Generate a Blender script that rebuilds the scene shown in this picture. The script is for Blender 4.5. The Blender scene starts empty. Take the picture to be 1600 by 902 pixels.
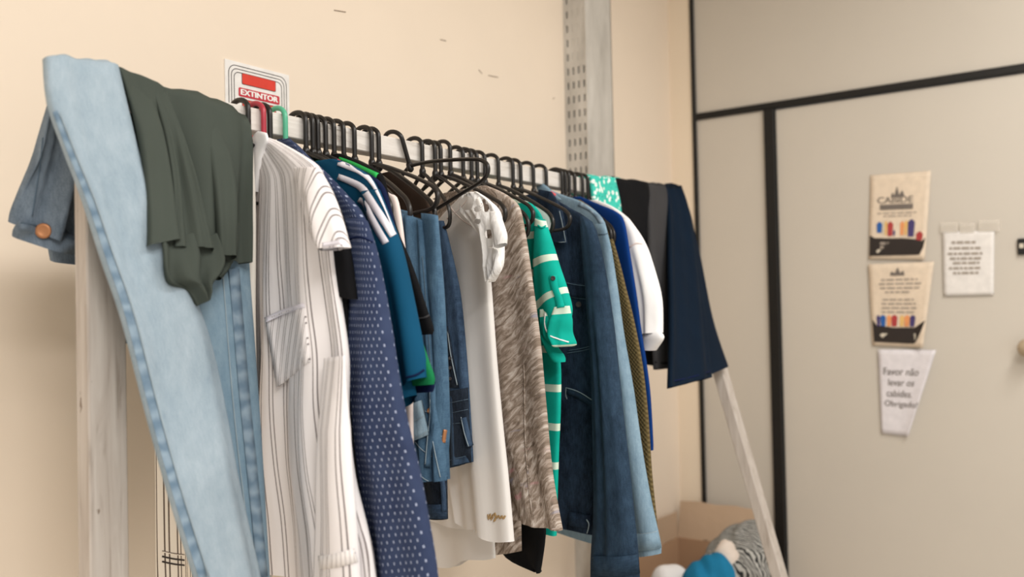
import bpy, bmesh, math, random
import numpy as np
from mathutils import Vector, Matrix
from mathutils.bvhtree import BVHTree
random.seed(7)
S = bpy.context.scene
COL = S.collection

# ------------------------------------------------------------------ camera
FPX, YAW, PIT, ROL = 1360.0, math.radians(35.0), math.radians(1.15), math.radians(-1.245)
CAM = np.array([0.0, 0.0, 1.38])
fw = np.array([math.cos(YAW)*math.cos(PIT), math.sin(YAW)*math.cos(PIT), math.sin(PIT)])
_r = np.cross(fw, [0, 0, 1]); _r /= np.linalg.norm(_r); _u = np.cross(_r, fw)
rt = math.cos(ROL)*_r + math.sin(ROL)*_u
up = -math.sin(ROL)*_r + math.cos(ROL)*_u
cam = bpy.data.cameras.new('camera'); cam_o = bpy.data.objects.new('camera', cam); COL.objects.link(cam_o)
cam_o.matrix_world = Matrix(((rt[0], up[0], -fw[0], CAM[0]), (rt[1], up[1], -fw[1], CAM[1]), (rt[2], up[2], -fw[2], CAM[2]), (0, 0, 0, 1)))
cam.sensor_width = 36; cam.lens = 36*FPX/1600; cam.clip_start = .05
cam.dof.use_dof = True; cam.dof.focus_distance = 1.52
cam.dof.aperture_fstop = (cam.lens/1000)/.0115
S.camera = cam_o

# ------------------------------------------------------------------ light
w = bpy.data.worlds.new('room_ambient'); S.world = w; w.use_nodes = True
bg = w.node_tree.nodes['Background']; bg.inputs[0].default_value = (1, .97, .93, 1); bg.inputs[1].default_value = .8
def area(name, loc, sx, sy, power, aim, colr=(1, .98, .95)):
    l = bpy.data.lights.new(name, 'AREA'); l.shape = 'RECTANGLE'; l.size = sx; l.size_y = sy; l.energy = power; l.color = colr
    o = bpy.data.objects.new(name, l); COL.objects.link(o); o.location = loc
    o.rotation_euler = (Vector(aim)-Vector(loc)).to_track_quat('-Z', 'Y').to_euler()
area('ceiling_lamp_near', (.2, -.5, 2.9), 1.3, .35, 24, (.2, -.5, 0))
area('ceiling_lamp_mid', (1.9, -.5, 2.9), 1.3, .35, 36, (1.9, -.5, 0))
area('fill_lamp_rear', (-.7, -1.5, 2.9), 1.3, .35, 62, (-.7, -1.5, 0))  # added fill light, brightens the lower part of the back wall
S.view_settings.view_transform = 'Standard'; S.view_settings.look = 'None'
S.view_settings.gamma = 1; S.view_settings.use_curve_mapping = False
S.view_settings.exposure = 0.12

# ------------------------------------------------------------------ key planes
XP, YW = 3.25, 1.473                     # partition plane x, back wall plane y
YR, ZRT, ZRB, TR = 1.10, 1.698, 1.662, .033   # rail: front face y, top z, bottom z, thickness

# ------------------------------------------------------------------ helpers
def ray(p): return fw + rt*(p[0]-800)/FPX - up*(p[1]-451)/FPX
def hit(p, P0, n):                       # pixel ray with a plane in the place
    d = ray(p); n = np.array(n, float); t = np.dot(np.array(P0)-CAM, n)/np.dot(d, n)
    return CAM + d*t
def srgb(r, g, b):
    f = lambda c: (c/255/12.92) if c/255 <= .04045 else ((c/255+.055)/1.055)**2.4
    return (f(r), f(g), f(b), 1)
def smooth(pts, n=6):
    P = np.array(pts, float); out = []
    for i in range(len(P)-1):
        p0 = P[max(i-1, 0)]; p1 = P[i]; p2 = P[i+1]; p3 = P[min(i+2, len(P)-1)]
        for k in range(n):
            t = k/n
            out.append(.5*((2*p1)+(-p0+p2)*t+(2*p0-5*p1+4*p2-p3)*t*t+(-p0+3*p1-3*p2+p3)*t**3))
    out.append(P[-1]); return np.array(out)
def resample(P, m):
    P = np.array(P, float); s = np.r_[0, np.cumsum(np.linalg.norm(np.diff(P, axis=0), axis=1))]
    q = np.linspace(0, s[-1], m)
    return np.stack([np.interp(q, s, P[:, k]) for k in range(P.shape[1])], 1)
GEO = {}
def empty(name, loc, label=None, cat=None, group=None):
    o = bpy.data.objects.new(name, None); COL.objects.link(o); o.location = [float(c) for c in loc]; o.empty_display_size = .05
    tag(o, label, cat, group); return o
def tag(o, label=None, cat=None, group=None, kind=None):
    if label: o['label'] = label
    if cat: o['category'] = cat
    if group: o['group'] = group
    if kind: o['kind'] = kind
    return o
def root_loc(p):
    v = Vector((0, 0, 0))
    while p is not None: v += p.location; p = p.parent
    return v
def obj(name, verts, faces, mat, parent=None, uvs=None, flat=False):
    """verts in world metres; a child is stored relative to its parent"""
    off = np.array(root_loc(parent)) if parent is not None else np.zeros(3)
    V = np.array(verts, float)
    base = np.zeros(3)
    if parent is None:
        base = np.array([(V[:, 0].min()+V[:, 0].max())/2, (V[:, 1].min()+V[:, 1].max())/2, V[:, 2].min()])
    me = bpy.data.meshes.new(name)
    me.from_pydata((V-off-base).tolist(), [], faces)
    if uvs is not None:
        lay = me.uv_layers.new(name='UVMap')
        idx = np.empty(len(me.loops), dtype=np.int32); me.loops.foreach_get('vertex_index', idx)
        if isinstance(uvs, list): dat = np.array(uvs, float)
        else: dat = uvs[idx]
        lay.data.foreach_set('uv', dat.ravel().astype(np.float32))
    if not flat: me.polygons.foreach_set('use_smooth', [True]*len(me.polygons))
    me.materials.append(mat)
    o = bpy.data.objects.new(name, me); COL.objects.link(o)
    if parent is not None: o.parent = parent
    else: o.location = base.tolist()
    GEO[o.name] = (V, faces)
    return o
def box(name, x0, x1, y0, y1, z0, z1, mat, parent=None, bev=.002, M=None):
    bm = bmesh.new(); bmesh.ops.create_cube(bm, size=1)
    for v in bm.verts:
        v.co = Vector(((x0+x1)/2+v.co.x*(x1-x0), (y0+y1)/2+v.co.y*(y1-y0), (z0+z1)/2+v.co.z*(z1-z0)))
    if bev: bmesh.ops.bevel(bm, geom=bm.edges[:], offset=bev, segments=1, affect='EDGES')
    if M is not None: bm.transform(M)
    bm.verts.index_update()
    vs = [tuple(v.co) for v in bm.verts]; fs = [[v.index for v in f.verts] for f in bm.faces]; bm.free()
    return obj(name, vs, fs, mat, parent, flat=True)
def beam(name, a, b, wx, wy, mat, parent=None, side=(1, 0, 0)):
    a = Vector(a); b = Vector(b); d = (b-a).normalized(); s = Vector(side); s = (s-d*s.dot(d)).normalized(); t = d.cross(s)
    M = Matrix(((s.x, t.x, d.x, a.x), (s.y, t.y, d.y, a.y), (s.z, t.z, d.z, a.z), (0, 0, 0, 1)))
    return box(name, -wx/2, wx/2, -wy/2, wy/2, 0, (b-a).length, mat, parent, .002, M)
def tube_geo(path, r, closed=False, n=10):
    P = np.array(path, float); m = len(P); vs = []; fs = []
    pn = None
    for i in range(m):
        a = P[i-1] if (i > 0 or closed) else P[i]; b = P[(i+1) % m] if (i < m-1 or closed) else P[i]
        t = b-a; t /= np.linalg.norm(t)+1e-12
        if pn is None:
            ref = np.array([0, 0, 1.0]) if abs(t[2]) < .9 else np.array([1.0, 0, 0]); pn = np.cross(t, ref)
        pn = pn-t*np.dot(pn, t); pn /= np.linalg.norm(pn)+1e-12; q = np.cross(t, pn)
        rr = r[i] if hasattr(r, '__len__') else r
        for k in range(n):
            an = 2*math.pi*k/n; vs.append(P[i]+rr*(math.cos(an)*pn+math.sin(an)*q))
    for i in range(m if closed else m-1):
        j = (i+1) % m
        for k in range(n): fs.append([i*n+k, i*n+(k+1) % n, j*n+(k+1) % n, j*n+k])
    if not closed:
        fs.append(list(range(n))[::-1]); fs.append([(m-1)*n+k for k in range(n)])
    return vs, fs

# -- the cloth loft: rows of (left point, right point, outward normal); each row is a closed flat loop
def loft(name, rows, mat, parent, V=.012, folds=(), K=56, vtop=.5, ex=.55, uvw=None, capT=True, wob=.0, foldtop=.15, seed=0, rag=0.0):
    m = len(rows); vs = []; uv = []; fs = []
    mids = np.array([(r[0]+r[1])/2 for r in rows]); wid = np.array([np.linalg.norm(r[1]-r[0]) for r in rows])
    vv = np.r_[0, np.cumsum(np.linalg.norm(np.diff(mids, axis=0), axis=1))]
    W = uvw if uvw else wid.max()
    rng = np.random.RandomState(seed+len(name)*7+m); ph = rng.rand(8)*6.28
    for i, (PL, PR, N) in enumerate(rows):
        t = i/(m-1); tf = min(1, max(0, (t-.14)/.45)); tf = foldtop+(1-foldtop)*tf*tf*(3-2*tf)
        Vt = V*(vtop+(1-vtop)*min(1, t/.3)); Vt = min(Vt, max(.002, wid[i]*.5))
        ax = PR-PL; L = np.linalg.norm(ax)+1e-9; ax = ax/L
        for k in range(K):
            th = 2*math.pi*k/K; c = (1-math.cos(th))/2; s = math.sin(th)
            s = math.copysign(abs(s)**ex, s)
            f = 0
            for (a, kk, p, dr) in folds: f += a*math.sin(2*math.pi*(kk*c+p+dr*t))
            f *= tf
            w_ = wob*tf*(math.sin(9*t+ph[0])*.6+math.sin(17*t+ph[1]+3*c)*.4)
            P = PL+(PR-PL)*c+N*(Vt*s+f)+ax*w_
            if rag and i == m-1: P = P+np.array([0, 0, rag*math.sin(11*c+ph[2])])
            vs.append(P); uv.append((c*W if uvw else c*W, vv[i]))
    for i in range(m-1):
        for k in range(K):
            a = i*K+k; b = i*K+(k+1) % K
            fs.append([a, b, b+K, a+K])
    if capT: fs.append(list(range(K))[::-1])
    o = obj(name, vs, fs, mat, parent, np.array(uv))
    return o

RAILPT = lambda px: hit((px, 174+.2155*(px-425.7)+45), (0, YR-.007, 0), (0, 1, 0))[0]
ZAP = 1.640
class Plane:                              # vertical plane of a hanger: origin at its stem, d to the room side
    def __init__(s, hookpx, rho, off=0.0):
        s.rho = math.radians(rho); s.x = RAILPT(hookpx)
        s.d = np.array([-math.sin(s.rho), -math.cos(s.rho), 0]); s.n = np.array([-math.cos(s.rho), math.sin(s.rho), 0])
        s.O = np.array([s.x, YR-.007, ZAP])+s.n*off
    def px(s, p): return hit(p, s.O, s.n)
    def uz(s, p):
        P = s.px(p); return np.dot(P-s.O, s.d), P[2]
    def pt(s, u, z): return np.array([s.O[0]+s.d[0]*u, s.O[1]+s.d[1]*u, z])
def rho_for(hookpx, px, L):
    best = None
    for a in np.arange(-20, 62, .5):
        u = Plane(hookpx, a).uz(px)[0]
        if u > 0 and (best is None or abs(u-L) < best[0]): best = (abs(u-L), a, u)
    return best[1]
def hang(name, pl, R, mat, parent, L=None, m=64, umax=.2, hemL=0., hemR=0., **kw):
    """a hanging body: room-side outline R in pixels of the photo laid on the hanger's own plane, wall side mirrored (or L)"""
    c = resample([pl.uz(p) for p in smooth(R)], m)
    c[:, 1] = np.minimum.accumulate(c[:, 1]-np.arange(m)*1e-5)
    if L is not None:
        l = np.array([pl.uz(p) for p in smooth(L)]); o = np.argsort(l[:, 1]); uL = np.interp(c[:, 1], l[o, 1], l[o, 0])
    else:
        uL = -np.minimum(np.maximum.accumulate(c[:, 0])*.95, umax)
    rows = []
    for i in range(m):
        t = (i/(m-1))**5
        rows.append((pl.pt(uL[i], c[i, 1]+hemL*t), pl.pt(c[i, 0], c[i, 1]+hemR*t), pl.n))
    return loft(name, rows, mat, parent, **kw)
def slab(name, P0, n, L, R, mat, parent, m=48, **kw):
    """a piece with both outlines known: each laid on the piece's own plane"""
    n = np.array(n, float); n /= np.linalg.norm(n)
    l = resample(smooth(L), m); r = resample(smooth(R), m)
    rows = [(hit(l[i], P0, n), hit(r[i], P0, n), n) for i in range(m)]
    return loft(name, rows, mat, parent, **kw)
def sleeve(name, pl, L, R, mat, parent, off=.02, **kw):
    kw.setdefault('V', .02); kw.setdefault('ex', .8)
    return slab(name, pl.O+pl.n*off, pl.n, L, R, mat, parent, **kw)

# -- things lying on cloth: found by following the view ray to the cloth itself
def bvh_of(objs):
    vs = []; fs = []
    for o in objs:
        V, F = GEO[o.name]; b = len(vs); vs += [tuple(v) for v in V]; fs += [[i+b for i in f] for f in F]
    return BVHTree.FromPolygons(vs, fs)
def on_cloth(bvh, p, lift):
    d = Vector(ray(p)); d.normalize(); h = bvh.ray_cast(Vector(CAM), d)
    if h[0] is None: return None
    return np.array(h[0]-d*lift)
def grid_obj(name, G, mat, parent, thick=.0015, uvs=True, flat=False):
    G = np.array(G); a, b = G.shape[:2]
    ctr = G.reshape(-1, 3).mean(0); n = np.cross(G[0, -1]-G[0, 0], G[-1, 0]-G[0, 0]); n /= np.linalg.norm(n)+1e-12
    if np.dot(n, CAM-ctr) < 0: n = -n
    V = np.concatenate([G.reshape(-1, 3), G.reshape(-1, 3)-n*thick]); F = []; q = a*b
    for i in range(a-1):
        for j in range(b-1):
            f = [i*b+j, i*b+j+1, (i+1)*b+j+1, (i+1)*b+j]; F.append(f); F.append([x+q for x in f[::-1]])
    ring = [(0, j) for j in range(b)]+[(i, b-1) for i in range(1, a)]+[(a-1, j) for j in range(b-2, -1, -1)]+[(i, 0) for i in range(a-2, 0, -1)]
    for x in range(len(ring)):
        p = ring[x][0]*b+ring[x][1]; r_ = ring[(x+1) % len(ring)]; r2 = r_[0]*b+r_[1]; F.append([r2, p, p+q, r2+q])
    w0 = np.linalg.norm(G[0, -1]-G[0, 0]); h0 = np.linalg.norm(G[-1, 0]-G[0, 0])
    U = np.array([(j/(b-1)*w0, i/(a-1)*h0) for i in range(a) for j in range(b)]*2)
    return obj(name, V, F, mat, parent, U, flat)
def fill_none(G):
    a = len(G); b = len(G[0]); known = [(i, j) for i in range(a) for j in range(b) if G[i][j] is not None]
    if not known: return None
    for i in range(a):
        for j in range(b):
            if G[i][j] is None:
                k = min(known, key=lambda q: (q[0]-i)**2+(q[1]-j)**2); G[i][j] = G[k[0]][k[1]]
    return G
def relax(G, it, along=False):
    G = np.array(G); D = G-CAM; d = np.linalg.norm(D, axis=2); U = D/d[..., None]; d0 = d.copy()
    for _ in range(it):
        p = np.pad(d, ((1, 1), (0, 0) if along else (1, 1)), mode='edge')
        d = (p[:-2]+p[1:-1]+p[2:])/3 if along else (p[:-2, 1:-1]+p[2:, 1:-1]+p[1:-1, :-2]+p[1:-1, 2:]+2*p[1:-1, 1:-1])/6
    d = np.minimum(d, d0+.002)
    return CAM+U*d[..., None]
def patch(name, on, c4, mat, parent, lift=.004, na=7, nb=7, thick=.003, sm=True):
    """c4: pixel corners TL, TR, BR, BL of a piece sewn on cloth"""
    bv = bvh_of(on if isinstance(on, (list, tuple)) else [on]); tl, tr, br, bl = [np.array(c, float) for c in c4]; G = []
    for i in range(na):
        v = i/(na-1); G.append([on_cloth(bv, (tl*(1-v)+bl*v)*(1-j/(nb-1))+(tr*(1-v)+br*v)*(j/(nb-1)), lift) for j in range(nb)])
    G = fill_none(G)
    if G is None: print('patch missed', name); return None
    G = relax(G, 10)
    return grid_obj(name, G, mat, parent, thick)
def nest(on, parent):
    o = on[0] if isinstance(on, (list, tuple)) else on
    return o if o.parent is parent else parent
def strip(name, on, line, wpx, mat, parent, lift=.003, n=None, thick=.0015):
    bv = bvh_of(on if isinstance(on, (list, tuple)) else [on]); P = resample(smooth(line, 8), n or max(6, 4*len(line)))
    T = np.gradient(P, axis=0); T /= np.linalg.norm(T, axis=1)[:, None]+1e-9; Nn = np.stack([-T[:, 1], T[:, 0]], 1)
    wp = np.array(wpx if hasattr(wpx, '__len__') else [wpx, wpx], float)*(.62 if name == 'stitching' else 1)
    if name == 'stitching': lift = min(lift, .004)*.6+.0006; thick = .0008
    ws = np.interp(np.linspace(0, 1, len(P)), np.linspace(0, 1, len(wp)), wp)
    G = fill_none([[on_cloth(bv, P[i]+Nn[i]*ws[i]*(j-1)/2, lift) for j in range(3)] for i in range(len(P))])
    if G is None: print('strip missed', name); return None
    G = relax(G, 2, True)
    return grid_obj(name, G, mat, nest(on, parent), thick)
def button(name, on, p, r, mat, parent, lift=.003):
    bv = bvh_of([on]); c = on_cloth(bv, p, lift)
    if c is None: print('button missed', name, p); return None
    d = (CAM-c); d /= np.linalg.norm(d); d = d+np.array([-.4, -.2, 0]); d /= np.linalg.norm(d)
    a = np.cross(d, [0, 0, 1]); a /= np.linalg.norm(a); b = np.cross(a, d); vs = []; fs = []
    prof = [(1, -.3), (1, .12), (.85, .3), (.6, .2), (.0, .16)]
    n = 16
    for rr, h in prof[:-1]:
        for k in range(n): vs.append(c+r*(rr*(math.cos(6.2832*k/n)*a+math.sin(6.2832*k/n)*b)+h*d))
    for i in range(len(prof)-2):
        for k in range(n): fs.append([i*n+k, i*n+(k+1) % n, (i+1)*n+(k+1) % n, (i+1)*n+k])
    vs.append(c+d*r*.16)
    for k in range(n): fs.append([(len(prof)-2)*n+k, (len(prof)-2)*n+(k+1) % n, len(vs)-1])
    return obj(name, vs, fs, mat, nest(on, parent))

# ------------------------------------------------------------------ materials
class NT:
    def __init__(s, name, rough=.85, sheen=0.):
        s.m = bpy.data.materials.new(name); s.m.use_nodes = True; s.t = s.m.node_tree; s.b = s.t.nodes['Principled BSDF']
        s.b.inputs['Roughness'].default_value = rough; s.b.inputs['Specular IOR Level'].default_value = .12 if rough >= .79 else .35
        if sheen: s.b.inputs['Sheen Weight'].default_value = sheen
        s.tc = s.t.nodes.new('ShaderNodeTexCoord')
    def n(s, typ, **kw):
        x = s.t.nodes.new(typ)
        for k, v in kw.items(): setattr(x, k, v)
        return x
    def l(s, a, b): s.t.links.new(a, b)
    def mp(s, out='UV', scale=(1, 1, 1), rot=0):
        src = s.tc.outputs[out]
        if rot:
            q = s.n('ShaderNodeMapping'); q.inputs['Rotation'].default_value = (0, 0, rot); s.l(src, q.inputs['Vector']); src = q.outputs[0]
        x = s.n('ShaderNodeMapping'); x.inputs['Scale'].default_value = scale; s.l(src, x.inputs['Vector']); return x.outputs[0]
    def noise(s, vec, scale, detail=4, rough=.55, dist=0):
        x = s.n('ShaderNodeTexNoise'); x.inputs['Scale'].default_value = scale; x.inputs['Detail'].default_value = detail; x.inputs['Roughness'].default_value = rough; x.inputs['Distortion'].default_value = dist
        s.l(vec, x.inputs['Vector']); return x.outputs['Fac']
    def math(s, op, a, b=None, c=None):
        x = s.n('ShaderNodeMath', operation=op)
        for i, v in enumerate((a, b, c)):
            if v is None: continue
            if isinstance(v, (int, float)): x.inputs[i].default_value = v
            else: s.l(v, x.inputs[i])
        return x.outputs[0]
    def ramp(s, fac, stops, interp='LINEAR'):
        x = s.n('ShaderNodeValToRGB'); r = x.color_ramp; r.interpolation = interp
        while len(r.elements) < len(stops): r.elements.new(.5)
        for e, (p, c) in zip(r.elements, stops): e.position = p; e.color = c
        s.l(fac, x.inputs['Fac']); return x.outputs['Color']
    def mix(s, fac, a, b, mode='MIX'):
        x = s.n('ShaderNodeMix', data_type='RGBA', blend_type=mode)
        for i, v in ((0, fac), (6, a), (7, b)):
            if isinstance(v, (int, float)): x.inputs[i].default_value = v
            elif isinstance(v, tuple): x.inputs[i].default_value = v
            else: s.l(v, x.inputs[i])
        return x.outputs[2]
    def col(s, c):
        if isinstance(c, tuple): s.b.inputs['Base Color'].default_value = c
        else: s.l(c, s.b.inputs['Base Color'])
    def bump(s, h, strength=.3, dist=.004):
        x = s.n('ShaderNodeBump'); x.inputs['Strength'].default_value = strength; x.inputs['Distance'].default_value = dist; s.l(h, x.inputs['Height'])
        s.l(x.outputs[0], s.b.inputs['Normal'])
    def uv(s):
        x = s.n('ShaderNodeSeparateXYZ'); s.l(s.tc.outputs['UV'], x.inputs[0]); return x.outputs[0], x.outputs[1]
    def wrinkle(s, strength=.35, sc=(1, 1, .4), scale=9, dist=.012):
        s.bump(s.math('ADD', s.noise(s.mp('Object', sc), scale, 3, .5, .6), s.math('MULTIPLY', s.noise(s.mp('Object'), 900, 2), .012)), strength, dist)
def vary(c, k): return (min(1, c[0]*k), min(1, c[1]*k), min(1, c[2]*k), 1)
def plain(name, c, rough=.88, var=.12, wr=.35, sheen=.0, scale=9):
    n = NT(name, rough, sheen); n.col(n.ramp(n.noise(n.mp('Object', (1, 1, .5)), 14, 5), [(.3, vary(c, 1-var)), (.7, vary(c, 1+var))])); n.wrinkle(wr, scale=scale); return n.m
def solid(name, c, rough=.5, metal=0):
    n = NT(name, rough); n.col(n.ramp(n.noise(n.mp('Object'), 40, 3), [(.3, vary(c, .93)), (.7, vary(c, 1.06))])); n.b.inputs['Metallic'].default_value = metal; return n.m
def denim(name, dark, light, fade=.5, wr=.45):
    n = NT(name, .9); o = n.mp('Object', (1, 1, .35))
    big = n.noise(o, 9, 5, .62, .4); mid = n.noise(n.mp('Object', (1, 1, .6)), 55, 5, .7); st = n.noise(n.mp('UV', (520, 60, 1)), 1, 3, .7); slub = n.noise(n.mp('UV', (700, 700, 1)), 1, 2)
    f = n.math('ADD', n.math('ADD', n.math('MULTIPLY', big, .75), n.math('MULTIPLY', mid, .45)), n.math('ADD', n.math('MULTIPLY', st, .35), n.math('MULTIPLY', slub, .3)))
    n.col(n.ramp(n.math('SUBTRACT', f, .45), [(.52-fade*.42, dark), (.52+fade*.16, light)]))
    n.bump(n.math('ADD', n.noise(n.mp('Object', (1, 1, .45)), 13, 4, .6, .7), n.math('MULTIPLY', slub, .04)), wr, .014); return n.m

M = {}
def wall_mat(name, c, bump=.06):
    n = NT(name, .75); n.col(n.ramp(n.noise(n.mp('Object'), 1.7, 5), [(.25, vary(c, .965)), (.75, vary(c, 1.03))])); n.bump(n.noise(n.mp('Object'), 60, 4), bump, .002); return n.m
M['wall'] = wall_mat('beige_wall_paint', srgb(236, 220, 201))
M['wall2'] = wall_mat('beige_return_paint', srgb(236, 220, 198))
M['panel'] = wall_mat('greige_laminate', srgb(200, 192, 180), .02); M['panel'].node_tree.nodes['Principled BSDF'].inputs['Roughness'].default_value = .5
M['profile'] = solid('black_aluminium', srgb(24, 22, 20), .45)
M['floor'] = wall_mat('grey_floor', srgb(196, 188, 176))
M['ceil'] = wall_mat('white_ceiling', srgb(235, 230, 220))
def wood():
    n = NT('white_painted_wood', .6); g = n.noise(n.mp('Object', (2.5, 26, 26)), 3, 6, .6, .8); k = n.noise(n.mp('Object', (6, 14, 14)), 6, 3)
    base = n.ramp(g, [(.28, srgb(150, 140, 128)), (.40, srgb(205, 198, 190)), (.7, srgb(222, 217, 211))])
    n.col(n.mix(n.ramp(k, [(.72, (0, 0, 0, 1)), (.76, (1, 1, 1, 1))]), base, srgb(120, 105, 92))); n.bump(g, .35, .003); return n.m
M['wood'] = wood()
def woodv():
    n = NT('white_painted_post_wood', .6); g = n.noise(n.mp('Object', (26, 26, 2.0)), 3, 6, .6, .8); k = n.noise(n.mp('Object', (20, 20, 9)), 4, 3)
    base = n.ramp(g, [(.25, srgb(142, 130, 119)), (.42, srgb(178, 168, 159)), (.7, srgb(194, 186, 178))])
    n.col(n.mix(n.ramp(k, [(.70, (0, 0, 0, 1)), (.74, (1, 1, 1, 1))]), base, srgb(122, 106, 92))); n.bump(g, .3, .003); return n.m
M['woodv'] = woodv()
def steel():
    n = NT('worn_grey_steel', .55); a = n.noise(n.mp('Object', (1, 1, .3)), 14, 6, .65); n.col(n.ramp(a, [(.25, srgb(170, 165, 157)), (.6, srgb(202, 197, 189)), (.8, srgb(216, 212, 205))])); n.bump(a, .08, .002); return n.m
M['steel'] = steel(); M['dark'] = solid('slot_shade', srgb(20, 18, 16), .9)  # near-black colour stands in for the shade inside the column
M['black_pl'] = solid('black_plastic', srgb(32, 29, 27), .34); M['red_pl'] = solid('red_plastic', srgb(170, 52, 66), .3); M['green_pl'] = solid('green_plastic', srgb(86, 172, 138), .3)
M['signw'] = solid('white_sign', srgb(236, 232, 228), .4); M['signr'] = solid('red_print', srgb(214, 58, 40), .4); M['signr2'] = solid('crimson_print', srgb(196, 44, 60), .4); M['ink'] = solid('dark_ink', srgb(52, 46, 46), .6); M['white'] = solid('white_print', srgb(244, 240, 236), .5)
M['brass'] = solid('copper_button', srgb(176, 122, 84), .4, .6); M['gold'] = solid('gold_logo', srgb(176, 146, 104), .5, .2)
M['thread'] = solid('pale_thread', srgb(150, 164, 172), .8); M['thread_d'] = solid('grey_blue_thread', srgb(92, 110, 126), .8)

M['jeans'] = denim('light_wash_denim', srgb(122, 142, 156), srgb(166, 180, 190), .9, .3)
M['jeans_seam'] = denim('light_wash_denim_seam', srgb(88, 110, 130), srgb(134, 153, 167), .8, .3)
def seam():
    n = NT('light_wash_denim_seam', .9); u, v = n.uv(); p = n.math('ADD', n.math('MULTIPLY', n.math('SINE', n.math('ADD', n.math('MULTIPLY', v, 230), n.math('MULTIPLY', n.noise(n.mp('Object'), 30, 2), 9))), .5), .5)
    n.col(n.ramp(n.math('ADD', n.math('MULTIPLY', p, .5), n.math('MULTIPLY', n.noise(n.mp('Object'), 90, 4), .5)), [(.2, srgb(98, 119, 137)), (.8, srgb(134, 152, 166))])); n.bump(p, .25, .003); return n.m
M['jeans_seam'] = seam()
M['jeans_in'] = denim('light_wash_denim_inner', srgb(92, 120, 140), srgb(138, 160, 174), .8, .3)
M['waist'] = denim('shaded_light_wash_denim', srgb(50, 64, 80), srgb(128, 142, 156), .9, .5)  # same jeans, colour darkened to paint the shade on their wall side
M['olive'] = plain('grey_green_jersey', srgb(68, 74, 68), .9, .05, .28)
def stripes(name, base, line, per, lw, gap, warp=.004, ang=0.0):
    n = NT(name, .85); u, v = n.uv(); wz = n.math('MULTIPLY', n.math('SUBTRACT', n.noise(n.mp('Object', (1, 1, .5)), 7, 2), .5), warp*2)
    x = n.math('ADD', n.math('ADD', u, wz), n.math('MULTIPLY', v, ang)); f = n.math('FRACT', n.math('DIVIDE', x, per))
    a = n.math('LESS_THAN', f, lw/per); b = n.math('MULTIPLY', n.math('GREATER_THAN', f, gap/per), n.math('LESS_THAN', f, (gap+lw)/per))
    n.col(n.mix(n.math('MAXIMUM', a, b), base, line)); n.wrinkle(.5, scale=11); return n.m
M['stripe'] = stripes('white_cotton_grey_stripes', srgb(233, 228, 228), srgb(136, 128, 128), .026, .0018, .0062, .005)
M['stripe_s'] = stripes('white_cotton_grey_stripes_slanted', srgb(234, 229, 229), srgb(136, 128, 128), .021, .0018, .006, .004, .55)
M['stripe_h'] = stripes('white_cotton_cuff_stripes', srgb(233, 228, 226), srgb(136, 128, 128), .03, .0018, .006, .002, 3.2)
M['stripe_c'] = stripes('cream_cotton_brown_stripes', srgb(242, 236, 226), srgb(110, 98, 90), .022, .0026, .0075, .004)
M['black'] = plain('black_jersey', srgb(17, 17, 19), .9, .2, .4)
def dots():
    n = NT('navy_cotton_white_print', .85); u, v = n.uv(); pu, pv = .0072, .0092
    row = n.math('FLOOR', n.math('DIVIDE', v, pv)); sh = n.math('MULTIPLY', n.math('MODULO', row, 2.0), .5)
    fu = n.math('ABSOLUTE', n.math('SUBTRACT', n.math('FRACT', n.math('ADD', n.math('DIVIDE', u, pu), sh)), .5)); fv = n.math('ABSOLUTE', n.math('SUBTRACT', n.math('FRACT', n.math('DIVIDE', v, pv)), .5))
    d = n.math('MULTIPLY', n.math('LESS_THAN', fu, .075), n.math('LESS_THAN', fv, .19)); d = n.math('MULTIPLY', d, n.math('GREATER_THAN', n.math('ADD', fu, fv), .055))
    b = n.ramp(n.noise(n.mp('Object'), 20, 3), [(.3, srgb(44, 53, 80)), (.7, srgb(55, 66, 94))])
    n.col(n.mix(d, b, srgb(170, 178, 200))); n.wrinkle(.4); return n.m
M['dots'] = dots()
M['teal'] = plain('petrol_blue_jersey', srgb(12, 70, 100), .85, .08, .35); M['green'] = plain('dark_green_jersey', srgb(22, 110, 66), .85, .1); M['lime'] = plain('bright_green_cotton', srgb(60, 196, 98), .85, .12)
M['navy'] = plain('navy_jersey', srgb(15, 26, 60), .88, .12); M['pink'] = plain('pale_pink_cotton', srgb(228, 212, 206), .85, .05); M['stripew'] = plain('white_tape', srgb(226, 222, 230), .8, .04)
M['coral'] = plain('coral_label', srgb(206, 92, 96), .8)
M['den_m'] = denim('mid_blue_denim', srgb(34, 58, 82), srgb(86, 116, 140), .8, .5); M['den_l'] = denim('pale_denim_fly', srgb(110, 136, 154), srgb(160, 180, 192), .8, .5)
M['den_d'] = denim('dark_blue_denim', srgb(26, 38, 56), srgb(72, 94, 120), .7, .5); M['den_k'] = denim('indigo_denim', srgb(16, 21, 30), srgb(50, 60, 74), .5, .5)
M['whiteb'] = plain('white_blouse_cotton', srgb(226, 222, 218), .8, .02, .22, scale=6); M['lace'] = plain('white_lace', srgb(240, 238, 236), .8, .03, .7, scale=45)
M['whiter'] = plain('white_puff_cotton', srgb(238, 236, 236), .8, .02, .4)
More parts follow.
